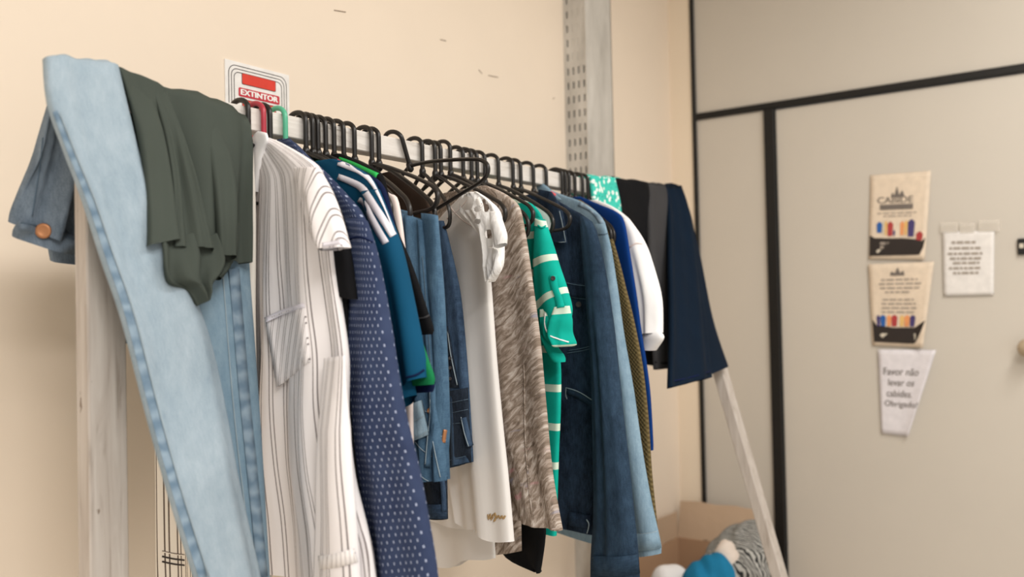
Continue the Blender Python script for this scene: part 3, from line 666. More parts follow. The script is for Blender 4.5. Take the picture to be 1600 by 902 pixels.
ol = empty('draped_shirt', (hit((300, 300), (0, 1.05, 0), (0, 1, 0))[0], 1.05, 1.35), 'grey-green jersey top draped over the rail beside the light jeans', 'top')
main = drape('panel', [(180, 107), (192, 140), (208, 200), (224, 262), (232, 320), (240, 370), (262, 402)], [(393, 196), (397, 230), (396, 280), (394, 330), (393, 370), (391, 411)], M['olive'], ol, k=.14, back=.35, V=.010, ex=.45, folds=((.008, 1.6, .15, .25), (.005, 3.4, .4, .35), (.002, 7, .1, .5)), foldtop=.35)
nO = np.array([0, -1, .14]); nO = nO/np.linalg.norm(nO); PO = np.array([0, YR-.012, ZRT+.004])
nO2 = np.array([0, -1, .24]); nO2 = nO2/np.linalg.norm(nO2)
fold1 = slab('front_fold', PO+nO2*.004, nO2, [(196, 132), (207, 175), (219, 230), (228, 300), (232, 350), (232, 384)], [(231, 136), (245, 178), (256, 230), (266, 300), (272, 350), (277, 377)], M['olive'], ol, V=.012, ex=.7, vtop=.15, folds=((.004, .8, .3, .2),))
fold2 = slab('front_fold', PO+nO2*.004, nO2, [(238, 138), (249, 185), (259, 240), (267, 300), (270, 350), (272, 386)], [(260, 144), (277, 195), (292, 250), (308, 310), (322, 360), (333, 394)], M['olive'], ol, V=.011, ex=.7, vtop=.15, folds=((.006, 1.2, .1, .3), (.003, 3, .3, .4)))
fold3 = slab('front_fold', PO+nO2*.002, nO2, [(306, 170), (317, 215), (328, 270), (336, 330), (342, 400)], [(334, 184), (353, 228), (364, 280), (368, 340), (366, 405)], M['olive'], ol, V=.012, ex=.8, vtop=.1, folds=((.003, 1.2, .1, .3),))
tail = slab('hem_tail', PO+nO2*.002, nO2, [(246, 370), (250, 390), (254, 420), (266, 442), (296, 452), (314, 476)], [(336, 366), (342, 392), (344, 412), (338, 430), (328, 446), (321, 472)], M['olive'], ol, V=.009, ex=.6, folds=((.009, 1.9, .2, .6), (.003, 4, .1, .3)), foldtop=.6)
tail2 = slab('hem_tail', PO+nO*.008, nO, [(330, 350), (332, 390), (330, 420), (318, 432)], [(372, 350), (370, 390), (358, 420), (346, 437)], M['olive'], ol, V=.008, ex=.6, folds=((.004, 1.2, .2, .3),))

# ------------------------------------------------------------------ hung garments, near to far
def gar(name, pl, zb, label, cat): return empty(name, (pl.O[0], pl.O[1], zb), label, cat)
# A cream striped blouse, mostly hidden
pA = Plane(388, 0); gA = gar('cream_striped_blouse', pA, .78, 'cream blouse with brown stripes squeezed behind the light jeans and grey-green top', 'blouse')
hang('body', pA, [(392, 208), (396, 250), (399, 330), (400, 480), (405, 640), (413, 800), (424, 902), (430, 960)], M['stripe_c'], gA, L=[(380, 205), (330, 260), (290, 330), (262, 480), (252, 640), (252, 800), (252, 960)], V=.012, folds=((.008, 2.2, .1, .2),), uvw=.24)
bodA = bpy.data.objects[gA.children[0].name]
strip('hem_stripe', bodA, [(253, 862), (272, 866), (290, 868)], 2.4, M['stripe_c'], gA, .001); strip('hem_stripe', bodA, [(253, 878), (272, 882), (290, 884)], 2.4, M['ink'], gA, .001); strip('hem_stripe', bodA, [(253, 870), (272, 874), (290, 876)], 2.4, M['ink'], gA, .001)
hanger(388, 84, 'black hanger whose hook touches the grey-green draped shirt', sc=(1, .7, .7))
# B white striped blouse on the red hanger
pB = Plane(412, 15); gB = gar('striped_blouse', pB, .72, 'white blouse with thin grey double stripes on the red hanger', 'blouse')
bB = hang('body', pB, [(414, 214), (428, 219), (446, 228), (470, 242), (490, 256), (499, 270), (508, 310), (514, 360), (520, 420), (528, 480), (538, 560), (537, 650), (545, 740), (558, 800), (572, 860), (580, 930), (582, 960)], M['stripe'], gB, V=.016, folds=((.009, 2.6, .1, .25), (.005, 5.5, .4, .7), (.002, 9, .1, .9)), foldtop=.15, uvw=.40, L=[(396, 205), (393, 225), (390, 300), (380, 420), (375, 600), (372, 760), (380, 960)])
slB = sleeve('sleeve', pB, [(462, 262), (476, 300), (486, 340), (495, 375), (506, 392)], [(496, 262), (508, 290), (520, 330), (529, 362), (535, 386)], M['stripe_s'], gB, off=.02, V=.018, folds=((.004, 1.5, .1, .4),))
cfB = strip('sleeve_hem', slB, [(504, 386), (520, 384), (534, 380)], 10, M['stripew'], gB, .002)
colB = slab('collar', pB.O+pB.n*.012, pB.n, [(404, 205), (397, 212), (393, 228), (396, 262), (398, 300)], [(416, 208), (418, 218), (412, 236), (408, 262), (402, 300)], M['whiter'], gB, V=.007, ex=.7, m=20)
pkB = patch('pocket', bB, [(414, 499), (474, 476), (482, 566), (432, 606)], M['stripe_s'], gB, .006, 8, 8, .004)
if pkB: strip('pocket_edge', [pkB, bB], [(414, 500), (440, 488), (474, 477)], 7, M['stripew'], gB, .004)
slB2 = sleeve('long_cuff', pB, [(508, 560), (506, 640), (502, 730), (500, 820), (496, 902), (494, 940)], [(538, 556), (540, 640), (545, 740), (551, 820), (556, 902), (558, 940)], M['stripe'], gB, off=.018, V=.016, vtop=.3, uvw=.09, folds=((.003, 1.3, .2, .2),))
strip('cuff_band', slB2, [(498, 880), (526, 876), (555, 868)], 22, M['stripe_h'], gB, .003)
hanger(412, 15, 'red plastic hanger holding the white striped blouse', 'red_pl')
# C black tee
pC = Plane(422, 13); gC = gar('black_tee', pC, .78, 'black top squeezed between the white striped blouse and the navy printed shirt', 'top')
bC = hang('body', pC, [(436, 232), (470, 256), (500, 277), (518, 298), (530, 335), (540, 400), (546, 460), (547, 560), (552, 640), (562, 740), (575, 860), (580, 950)], M['black'], gC, V=.012, folds=((.006, 2, .1, .2),))
sC = sleeve('sleeve', pC, [(490, 290), (506, 340), (520, 400), (530, 460)], [(514, 288), (532, 335), (545, 400), (554, 468)], M['black'], gC, off=.004, V=.012)
hanger(422, 13, 'black hanger between the red and the green hanger')
# D navy printed shirt
pD = Plane(446, 10); gD = gar('printed_shirt', pD, .74, 'navy shirt with tiny white print on the green hanger', 'shirt')
bD = hang('body', pD, [(448, 217), (462, 225), (480, 244), (500, 262), (520, 282), (545, 309), (562, 329), (575, 356), (584, 392), (592, 450), (598, 520), (606, 600), (615, 680), (630, 760), (648, 840), (660, 902), (668, 960)], M['dots'], gD, V=.016, folds=((.006, 1.8, .6, .2), (.003, 4, .1, .4)), L=[(436, 216), (440, 250), (445, 330), (440, 960)], uvw=.36)
sD = sleeve('sleeve', pD, [(538, 340), (545, 410), (548, 480), (541, 560), (536, 640), (538, 700), (560, 745), (572, 820), (584, 902), (590, 950)], [(572, 345), (586, 392), (597, 455), (606, 520), (618, 600), (630, 660), (645, 720), (660, 800), (673, 880), (680, 950)], M['dots'], gD, off=.022, V=.024, uvw=.11, folds=((.004, 1.2, .2, .5), (.002, 2.6, .1, .9)), vtop=.4)
strip('shoulder_seam', [bD, sD], [(544, 374), (562, 370), (582, 378)], 2.2, M['navy'], gD, .002)
colD = slab('collar', pD.O+pD.n*.01, pD.n, [(440, 222), (436, 236), (438, 252), (446, 262)], [(452, 216), (468, 232), (488, 252), (505, 270)], M['dots'], gD, V=.006, m=14)
hanger(446, 10, 'mint green plastic hanger holding the navy printed shirt', 'green_pl', sc=(1, .85, 1.25))
# E petrol blue shirt with white tapes
pE = Plane(478, 9.5); gE = gar('taped_shirt', pE, 1.1, 'petrol blue sports shirt with three white shoulder tapes', 'shirt')
bE = hang('body', pE, [(514, 249), (524, 249), (545, 256), (572, 271), (588, 290), (598, 320), (604, 370), (612, 430), (622, 500), (634, 560), (646, 600), (651, 618)], M['teal'], gE, V=.014, folds=((.006, 1.8, .2, .2), (.003, 4, .1, .3)), hemL=-.03)
sE = sleeve('sleeve', pE, [(566, 300), (582, 360), (600, 420), (614, 480), (626, 545), (636, 604)], [(592, 296), (606, 335), (620, 374), (634, 425), (647, 485), (658, 545), (664, 590)], M['teal'], gE, off=.016, V=.018, vtop=.4, folds=((.003, 1, .2, .3),))
sE2 = sleeve('sleeve_back', pE, [(580, 400), (594, 470), (606, 540), (618, 600), (620, 640)], [(606, 420), (620, 480), (632, 545), (643, 590), (648, 618)], M['teal'], gE, off=.012, V=.014, folds=((.004, 1, .2, .3),))
strip('sleeve_hem', sE, [(634, 590), (650, 586), (663, 578)], 3, M['navy'], gE, .002)
on = [bE, sE]
strip('white_tape', on, [(528, 254), (546, 261), (563, 268), (580, 284), (598, 318), (616, 362)], [8, 9, 5, 2.5, 2.5], M['stripew'], gE, .003)
strip('white_tape', on, [(528, 276), (548, 284), (566, 295), (584, 322), (600, 346), (614, 368)], [9, 11, 11, 11], M['stripew'], gE, .003)
strip('white_tape', on, [(560, 312), (570, 320), (578, 338), (590, 360), (602, 380)], [8, 10, 10], M['stripew'], gE, .003)
hanger(478, 9.5, 'black hanger holding the petrol blue sports shirt')
# F dark green tee
pF = Plane(489, 13); gF = gar('green_tee', pF, 1.1, 'dark green top showing only a sleeve hem behind the petrol blue shirt', 'top')
bF = hang('body', pF, [(512, 248), (545, 262), (575, 275), (588, 292), (596, 312), (606, 350), (622, 410), (640, 470), (655, 515), (670, 560), (680, 588), (679, 600)], M['green'], gF, V=.012, folds=((.003, 2, .1, .2),), hemL=-.05)
hanger(489, 13, 'black hanger holding the dark green top'); hanger(497, 14, 'black hanger between the dark green top and the navy polo', sc=(1, .8, 1.1))
# G navy polo
pG = Plane(509, 16); gG = gar('navy_polo', pG, 1.08, 'navy polo behind the petrol blue shirt with its shoulder against the bright green one', 'polo shirt')
bG = hang('body', pG, [(528, 248), (545, 257), (570, 268), (592, 283), (603, 300), (612, 330), (620, 362), (632, 410), (640, 450), (648, 500), (660, 550), (675, 588), (681, 598), (677, 612)], M['navy'], gG, V=.012, folds=((.003, 2, .1, .2),), hemL=-.05)
patch('neck_label', bG, [(528, 244), (537, 248), (536, 256), (527, 252)], M['coral'], gG, .003, 3, 3)
hanger(509, 16, 'black hanger holding the navy polo')
# H black top with bright green shoulder
pH = Plane(522, 17); gH = gar('black_green_tee', pH, 1.2, 'black top with a bright green shoulder yoke', 'top')
bH = hang('body', pH, [(531, 240), (548, 246), (570, 256), (590, 266), (600, 280), (608, 310), (622, 360), (640, 402), (654, 440), (667, 480), (678, 512), (676, 522)], M['black'], gH, V=.013, folds=((.003, 2, .1, .2),), hemL=-.02)
strip('shoulder_yoke', bH, [(530, 245), (550, 252), (570, 261), (590, 270)], [13, 17, 17], M['lime'], gH, .005, thick=.004)
strip('sleeve_hem', bH, [(652, 498), (664, 496), (674, 490)], 2.5, M['charcoal'], gH, .002)
hanger(522, 17, 'black hanger inside the top with the bright green shoulder')
# I pale pink blouse
pI = Plane(537, 19); gI = gar('pale_blouse', pI, .95, 'pale pink blouse of which a thin edge and a lower corner show', 'blouse')
bI = hang('body', pI, [(556, 268), (590, 285), (613, 303), (621, 313), (628, 350), (637, 420), (645, 500), (646, 600), (647, 680), (650, 758)], M['pink'], gI, V=.011, folds=((.003, 2, .1, .2),))
hanger(537, 19, 'black hanger holding the pale pink blouse')
# K mid blue jeans folded over a hanger, waist down
pK = Plane(554, 18); gK = gar('folded_jeans', pK, .98, 'mid blue jeans folded over a hanger with the waist hanging down', 'jeans')
k1 = sleeve('leg', pK, [(612, 322), (622, 400), (634, 520), (642, 620), (648, 700), (650, 750)], [(657, 345), (664, 420), (676, 540), (684, 640), (689, 710), (691, 752)], M['den_m'], gK, off=.0, V=.016, ex=.6, uvw=.1, folds=((.006, 1.6, .2, .2), (.005, 4, .3, .3)), foldtop=.6)
k2 = sleeve('leg', pK, [(660, 333), (668, 430), (676, 540), (682, 640), (687, 710), (688, 748)], [(683, 337), (689, 440), (695, 550), (698, 650), (697, 710), (697, 746)], M['den_m'], gK, off=-.012, V=.013, ex=.7, uvw=.06, folds=((.003, 1.2, .2, .2),))
kf = patch('fly_flap', k1, [(641, 632), (656, 626), (668, 680), (644, 690)], M['den_l'], gK, .010, 7, 6, .006)
if kf: strip('stitching', [kf, k1], [(644, 684), (656, 682), (667, 674)], 1.4, M['thread'], gK, .002); strip('stitching', [kf, k1], [(642, 660), (652, 656), (662, 650)], 1.2, M['thread'], gK, .002)
bl = strip('belt_loop', k1, [(676, 600), (676, 640), (672, 680), (670, 704), (668, 730)], 9, M['den_m'], gK, .005, thick=.003)
if bl: strip('stitching', [bl, k1], [(671, 610), (671, 650), (668, 680), (664, 726)], 1.2, M['thread'], gK, .002)
strip('stitching', k1, [(648, 690), (658, 702), (675, 714)], 1.6, M['thread'], gK); strip('stitching', [k1], [(650, 738), (662, 748), (669, 752)], 1.8, M['thread'], gK); strip('stitching', k1, [(676, 690), (682, 720), (688, 746)], 1.6, M['thread'], gK); strip('stitching', k1, [(658, 640), (668, 644), (673, 642)], 1.4, M['thread'], gK)
strip('stitching', k1, [(660, 400), (668, 500), (674, 590)], 1.2, M['thread_d'], gK); strip('stitching', k2, [(681, 682), (690, 682), (697, 678)], 1.4, M['thread'], gK); strip('stitching', k2, [(681, 692), (690, 692), (697, 688)], 1.4, M['thread'], gK)
button('rivet', k1, (671, 642), .004, M['brass'], gK); lt = strip('leather_tag', k2, [(696, 672), (694, 684), (693, 692)], 6, M['brass'], gK)
hanger(554, 18, 'black hanger carrying the mid blue folded jeans')
pX = Plane(602, 17); gX = gar('brown_top', pX, 1.3, 'dark brown top glimpsed between the bare hangers above the folded jeans', 'top')
hang('body', pX, [(612, 268), (640, 284), (662, 302), (672, 322), (677, 350), (680, 420), (684, 500)], M['brown'], gX, V=.010)
# M indigo trousers behind
pM = Plane(592, 18); gM = gar('indigo_jeans', pM, .9, 'indigo jeans whose cuff hangs lowest below the mid blue folded pair', 'jeans')
m1 = sleeve('leg', pM, [(640, 345), (644, 500), (648, 640), (650, 740), (652, 806)], [(682, 345), (688, 500), (693, 640), (696, 740), (697, 812)], M['den_k'], gM, off=0, V=.012, ex=.6, folds=((.003, 1.2, .1, .2),))
strip('cuff', m1, [(652, 798), (675, 800), (697, 800)], 22, M['den_d'], gM, .004); strip('side_seam', m1, [(691, 752), (693, 770), (694, 800)], 8, M['den_d'], gM, .005)
strip('stitching', m1, [(654, 788), (675, 790), (697, 788)], 1.4, M['thread_d'], gM, .006)
hanger(592, 18, 'black hanger carrying the indigo jeans')
hanger(581, 15, 'bare black hanger with a rounded end above the folded jeans', tilt=2, sc=(1, 1.03, .8))
hanger(640, 9, 'bare black hanger twisted askew, its bar crossing in front of the white blouse', tilt=17, lean=-22, dz=.008, sc=(1, 1, .8))
# L dark denim cargo shorts
pL = Plane(660, 19); gL = gar('cargo_jeans', pL, .98, 'dark blue cargo jeans with stitched pocket hung beside the white blouse', 'jeans')
l1 = sleeve('leg', pL, [(668, 345), (672, 450), (678, 560), (682, 640), (686, 735)], [(692, 345), (705, 400), (718, 470), (727, 560), (732, 640), (736, 722)], M['den_d'], gL, off=0, V=.015, ex=.6, uvw=.09, folds=((.004, 1.3, .1, .2), (.002, 4, .1, .2)))
l2 = patch('pocket', l1, [(686, 512), (698, 510), (715, 606), (690, 606)], M['den_k'], gL, .006, 9, 5, .003)
if l2: strip('stitching', [l2, l1], [(688, 512), (697, 512), (703, 550), (709, 580), (714, 602)], 1.6, M['thread'], gL, .002)
l3 = patch('yoke', l1, [(688, 614), (730, 606), (735, 722), (688, 732)], M['den_k'], gL, .005, 9, 7, .003)
on = [l1]+([l3] if l3 else [])
for a_, b_ in ((632, 624), (648, 640), (664, 660), (722, 712)): strip('stitching', on, [(692, a_), (712, (a_+b_)/2), (731, b_)], 1.4, M['thread_d'], gL, .002)
fp = strip('pocket_flap', on, [(723, 654), (728, 674), (734, 698)], 9, M['den_d'], gL, .006, thick=.005)
strip('stitching', on+([fp] if fp else []), [(720, 652), (725, 676), (732, 698)], 1.4, M['thread'], gL, .003)
for z_ in (560, 575, 592): button('rivet', l1, (703, z_), .003, M['ink'], gL, .008)
hanger(660, 19, 'black hanger carrying the dark blue cargo jeans', sc=(1, .5, .85))
# N white blouse with lace shoulder
pN = Plane(680, 19); gN = gar('lace_blouse', pN, .86, 'long white blouse with a cut-out lace sleeve and gold lettering at the hem', 'blouse')
bN = hang('body', pN, [(733, 301), (742, 303), (752, 316), (757, 350), (762, 410), (767, 480), (773, 570), (781, 660), (789, 740), (795, 810), (798, 850)], M['whiteb'], gN, L=[(729, 301), (712, 318), (690, 341), (672, 372), (668, 420), (672, 520), (690, 640), (704, 740), (717, 836)], V=.014, folds=((.006, 1.3, .3, .15), (.003, 3, .1, .3)), hemL=.006, hemR=.0, rag=.004)
bN2 = slab('back_panel', pN.O-pN.n*.022, pN.n, [(668, 380), (664, 560), (662, 740), (668, 892)], [(750, 380), (756, 560), (762, 740), (770, 870)], M['whiteb'], gN, V=.008, folds=((.005, 1.5, .1, .1),), rag=.004)
bN3 = slab('inner_layer', pN.O-pN.n*.008, pN.n, [(660, 400), (658, 600), (662, 812)], [(730, 400), (735, 600), (740, 832)], M['whiteb'], gN, V=.004, folds=((.004, 1.5, .3, .1),))
lcn = sleeve('lace_sleeve', pN, [(726, 305), (722, 330), (736, 346), (752, 372), (762, 405), (764, 440)], [(742, 299), (764, 313), (779, 332), (781, 372), (779, 410), (769, 440)], M['lace'], gN, off=.028, V=.014, ex=.8, K=140, m=90, folds=((.004, 1.7, .2, .5), (.002, 4, .1, .8)), foldtop=.6)
def punch(o, ell):
    ell = [(a, b, ra*1.6, rb*1.6) for a, b, ra, rb in ell]
    """real holes in the lace: faces within small ellipses are removed"""
    me = o.data; off = root_loc(o.parent); bm = bmesh.new(); bm.from_mesh(me); kill = []
    for f in bm.faces:
        c = np.array(f.calc_center_median()+off)-CAM; z = np.dot(c, fw); x = 800+FPX*np.dot(c, rt)/z; y = 451-FPX*np.dot(c, up)/z
        if any(((x-a)/ra)**2+((y-b)/rb)**2 < 1 for a, b, ra, rb in ell): kill.append(f)
    bmesh.ops.delete(bm, geom=kill, context='FACES'); bm.to_mesh(me); bm.free()
punch(lcn, [(729, 318, 6.5, 7), (748, 315, 3, 4.5), (756, 316, 2, 3.5), (746, 327, 3.5, 3), (746, 346, 3.2, 2.8), (764, 366, 4, 4.5), (772, 356, 3, 2.2), (759, 325, 3.5, 4)])
rl = sleeve('rolled_cuff', pN, [(766, 331), (769, 350), (772, 372), (776, 388)], [(777, 330), (783, 345), (790, 366), (789, 380)], M['lace'], gN, off=.046, V=.010, ex=1, m=20)
fr2 = sleeve('frill', pN, [(764, 385), (763, 410), (764, 441)], [(778, 390), (783, 418), (770, 440)], M['lace'], gN, off=.04, V=.006, ex=1, m=24, folds=((.004, 1.2, .1, .4),))
strip('neck_seam', bN, [(698, 342), (716, 328), (735, 306)], 1.2, M['pink'], gN, .001); strip('yoke_seam', bN, [(703, 324), (722, 344), (742, 356)], 1.2, M['pink'], gN, .001)
strip('hem', bN, [(716, 834), (744, 846), (770, 853), (796, 847)], 4, M['whiter'], gN, .002)
for pts in ([(762, 804), (763, 811), (766, 803), (767, 812), (770, 804)], [(769, 810), (773, 802), (774, 812), (771, 815), (776, 806)], [(776, 810), (779, 806), (781, 811), (784, 806), (786, 811), (789, 806)]): strip('gold_lettering', bN, pts, 2.0, M['gold'], gN, .002, n=24)
hanger(680, 19, 'black hanger inside the white lace blouse, first of two close hooks', sc=(1, .6, .7)); hanger(689, 14, 'black hanger with a rounded end showing beside the lace sleeve', sc=(1, 1, .85))
# O taupe brush print shirt
pO_ = Plane(704, 16); gO = gar('brush_print_shirt', pO_, .88, 'taupe shirt with brushstroke print between the white blouse and the turquoise top', 'shirt')
bO = hang('body', pO_, [(758, 290), (772, 295), (790, 304), (806, 317), (813, 332), (820, 370), (830, 440), (842, 530), (851, 630), (861, 740), (876, 829)], M['brush'], gO, V=.016, folds=((.006, 1.8, .1, .15), (.003, 4, .3, .3)), uvw=.38, L=[(700, 290), (684, 312), (676, 340), (700, 600), (770, 740), (806, 836)])
bO2 = slab('back_panel', pO_.O-pO_.n*.024, pO_.n, [(740, 500), (755, 640), (768, 760), (772, 868)], [(800, 500), (806, 640), (810, 760), (812, 862)], M['brush'], gO, V=.008, folds=((.003, 1.5, .1, .1),))
strip('placket', bO, [(818, 570), (820, 680), (826, 760), (834, 828)], 2, M['brush'], gO, .002); strip('hem', bO, [(808, 832), (842, 831), (874, 826)], 4, M['brush'], gO, .003)
hanger(704, 16, 'black hanger with a tall hook inside the taupe brush print shirt', dz=.006)
# Q black long garment, corner below
pQ = Plane(737, 18); gQ = gar('black_skirt', pQ, .78, 'black garment whose pointed corner hangs below the taupe shirt', 'skirt')
bQ = slab('body', pQ.O, pQ.n, [(740, 340), (745, 500), (760, 700), (780, 830), (792, 870), (838, 893)], [(790, 330), (815, 450), (835, 650), (850, 790), (853, 836), (844, 896)], M['black'], gQ, V=.008, folds=((.003, 1.2, .1, .1),))
hanger(724, 18, 'black hanger between the taupe shirt and the black skirt hanger'); hanger(737, 18, 'black hanger holding the black garment under the taupe shirt'); hanger(746, 20, 'black hanger whose rounded end lies over the turquoise top', sc=(1, 1, .8)); 
# P turquoise striped top
pP = Plane(758, 18); gP = gar('turquoise_top', pP, .87, 'turquoise top with cream stripes and a tabbed rolled sleeve', 'top')
bP = hang('body', pP, [(803, 309), (815, 312), (832, 320), (844, 335), (848, 352), (850, 400), (856, 460), (864, 520), (872, 570), (872, 640), (869, 720), (866, 838)], M['turq'], gP, V=.014, folds=((.005, 1.5, .3, .1),))
sP = sleeve('sleeve', pP, [(838, 340), (838, 380), (838, 430), (840, 480), (850, 512), (856, 538)], [(851, 345), (860, 378), (871, 415), (882, 450), (889, 480), (886, 500)], M['turq'], gP, off=.018, V=.018, vtop=.5, folds=((.003, 1.2, .2, .4),))
rP = sleeve('rolled_sleeve', pP, [(848, 484), (850, 505), (853, 525), (866, 538), (874, 542)], [(889, 478), (890, 500), (888, 520), (892, 538), (886, 542)], M['turq'], gP, off=.026, V=.020, ex=.9, folds=((.006, 1.5, .1, .3), (.003, 3, .2, .6)), foldtop=.7, m=24)
dP = sleeve('drooping_roll', pP, [(842, 505), (850, 530), (858, 550), (868, 566)], [(862, 530), (868, 545), (878, 556), (880, 566)], M['turq_p'], gP, off=.024, V=.014, ex=.9, m=16)
strip('shoulder_seam', [bP, sP], [(840, 352), (846, 356), (853, 353)], 2, M['turq_p'], gP, .003)
tb = strip('tab', [sP, rP], [(864, 430), (867, 450), (873, 466), (876, 480)], [13, 10, 12], M['turq_p'], gP, .005, thick=.004)
if tb: button('button', tb, (864, 435), .0045, M['ink'], gP, .002)
strip('piping', [sP, rP], [(851, 490), (851, 510), (858, 524), (872, 530), (888, 535)], 1.5, M['whiter'], gP, .001)
hanger(758, 18, 'black hanger holding the turquoise striped top')
# R small white garment
pR = Plane(779, 21); gR = gar('white_tee', pR, 1.2, 'white top showing only a shoulder corner behind the turquoise top', 'top')
hang('body', pR, [(836, 322), (846, 325), (855, 331), (861, 342), (858, 360), (850, 420), (845, 520)], M['whiter'], gR, V=.008)
hanger(779, 21, 'black hanger holding the hidden white top', sc=(1, 1, .9))
# S dark denim jacket
pS = Plane(814, 14); gS = gar('denim_jacket', pS, .78, 'dark blue denim jacket with flap pockets and long cuffed sleeve', 'jacket')
bS = hang('body', pS, [(845, 302), (868, 312), (892, 326), (910, 336), (922, 350), (930, 400), (934, 470), (936, 560), (936, 640), (934, 740), (928, 836)], M['den_sb'], gS, V=.014, folds=((.004, 1.6, .1, .1), (.002, 4, .2, .2)), uvw=.36)
sS = sleeve('sleeve', pS, [(908, 338), (910, 365), (914, 405), (922, 480), (930, 580), (932, 700), (932, 800), (927, 870), (926, 930)], [(913, 338), (926, 350), (936, 384), (945, 435), (954, 505), (966, 605), (978, 705), (988, 805), (994, 870), (996, 930)], M['den_s'], gS, off=.02, V=.026, vtop=.4, uvw=.14, folds=((.004, 1.2, .2, .2), (.002, 3, .1, .5)))
cS = slab('collar', pS.O+pS.n*.022, pS.n, [(842, 296), (843, 330), (850, 376)], [(862, 300), (878, 330), (886, 380)], M['den_sb'], gS, V=.008, m=16, ex=.6)
strip('stitching', cS, [(848, 376), (866, 379), (884, 378)], 1.6, M['thread'], gS, .002); strip('stitching', cS, [(874, 330), (879, 352), (884, 378)], 1.6, M['thread'], gS, .002)
f1 = patch('pocket_flap', bS, [(882, 440), (930, 446), (932, 470), (884, 462)], M['den_sb'], gS, .006, 5, 7, .004)
on = [bS, sS]+([f1] if f1 else [])
for (x0, y0, x1, y1) in ((884, 442, 921, 447), (886, 463, 922, 468), (886, 552, 930, 543), (888, 548, 930, 539)): strip('stitching', [bS]+([f1] if f1 else []), [(x0, y0), ((x0+x1)/2, (y0+y1)/2+1), (x1, y1)], 1.5, M['thread_d'], gS, .003)
button('button', bS, (904, 476), .006, M['ink'], gS, .004)
p2 = strip('side_pocket', [bS], [(886, 610), (905, 618), (930, 634)], 10, M['den_s'], gS, .004)
strip('stitching', [bS]+([p2] if p2 else []), [(884, 606), (905, 613), (930, 629)], 1.6, M['thread'], gS, .005); strip('stitching', bS, [(884, 606), (884, 618), (886, 624)], 1.4, M['thread'], gS, .003)
strip('cuff', sS, [(926, 884), (960, 886), (997, 882)], 30, M['den_s'], gS, .006, thick=.004); strip('stitching', sS, [(926, 872), (960, 876), (996, 871)], 1.4, M['thread_d'], gS, .008)
lb = patch('hem_tab', bS, [(888, 800), (922, 806), (920, 838), (890, 832)], M['den_sb'], gS, .006, 4, 4, .004)
strip('stitching', [bS]+([lb] if lb else []), [(916, 812), (920, 820), (917, 834)], 2, M['thread'], gS, .004)
hanger(802, 20, 'black hanger with a squared end over the dark denim jacket', sc=(1, 1.02, .8)); hanger(814, 14, 'black hanger inside the dark denim jacket')
# T light denim shirt
pT = Plane(854, 18); gT = gar('denim_shirt', pT, .86, 'light blue denim shirt with stitched shoulder behind the dark denim jacket', 'shirt')
bT = hang('body', pT, [(862, 298), (882, 306), (905, 314), (930, 330), (944, 348), (948, 372), (954, 430), (962, 520), (972, 620), (985, 740), (1000, 868)], M['den_t'], gT, V=.013, folds=((.003, 1.6, .1, .1),))
sT = sleeve('sleeve', pT, [(930, 350), (944, 430), (956, 530), (968, 640), (978, 740), (990, 820), (993, 870)], [(945, 350), (954, 390), (962, 450), (973, 530), (987, 610), (1000, 700), (1014, 780), (1030, 852), (1030, 866)], M['den_t'], gT, off=.012, V=.018, vtop=.4, folds=((.002, 1.2, .2, .2),))
strip('cuff', sT, [(992, 848), (1010, 848), (1030, 844)], 26, M['den_t'], gT, .005, thick=.003); strip('stitching', sT, [(992, 835), (1010, 834), (1026, 831)], 2, M['thread'], gT, .007)
strip('stitching', [bT, sT], [(935, 366), (944, 366), (951, 364)], 1.8, M['thread_d'], gT, .003); strip('shoulder_seam', bT, [(904, 318), (924, 328), (938, 345), (943, 364)], 7, M['jeans_seam'], gT, .003)
cT = slab('collar', pT.O+pT.n*.004, pT.n, [(838, 292), (843, 305), (848, 318)], [(848, 286), (862, 298), (880, 312)], M['den_t'], gT, V=.008, m=12, ex=.7)
strip('neck_label', [bT, cT], [(860, 300), (868, 305)], 4, M['coral'], gT, .003)
hanger(834, 18, 'black hanger just left of the light denim collar', sc=(1, .85, 1)); hanger(854, 18, 'black hanger holding the light denim shirt')
# U olive knit
pU = Plane(879, 24); gU = gar('olive_knit', pU, .85, 'olive brown waffle knit jumper beside the light denim shirt', 'jumper')
hang('body', pU, [(905, 312), (930, 330), (952, 362), (966, 408), (976, 450), (988, 500), (1001, 570), (1010, 650), (1016, 740), (1024, 820), (1024, 850)], M['waffle'], gU, V=.013, folds=((.003, 1.6, .1, .1),))
hanger(879, 24, 'black hanger holding the olive knit, first of the tight cluster'); hanger(884, 24, 'black hanger second in the tight far cluster')
# V cobalt top
pV = Plane(890, 24); gV = gar('cobalt_top', pV, 1.0, 'cobalt blue top between the olive knit and the white puff-sleeved blouse', 'top')
bV = hang('body', pV, [(906, 307), (920, 313), (942, 322), (962, 331), (974, 346), (983, 400), (992, 460), (1000, 520), (1008, 570), (1014, 620), (1018, 690), (1018, 704)], M['cobalt'], gV, V=.012, folds=((.003, 1.6, .1, .1),))
hanger(890, 24, 'black hanger holding the cobalt blue top'); hanger(899, 24, 'black hanger between the cobalt top and the white puff blouse')
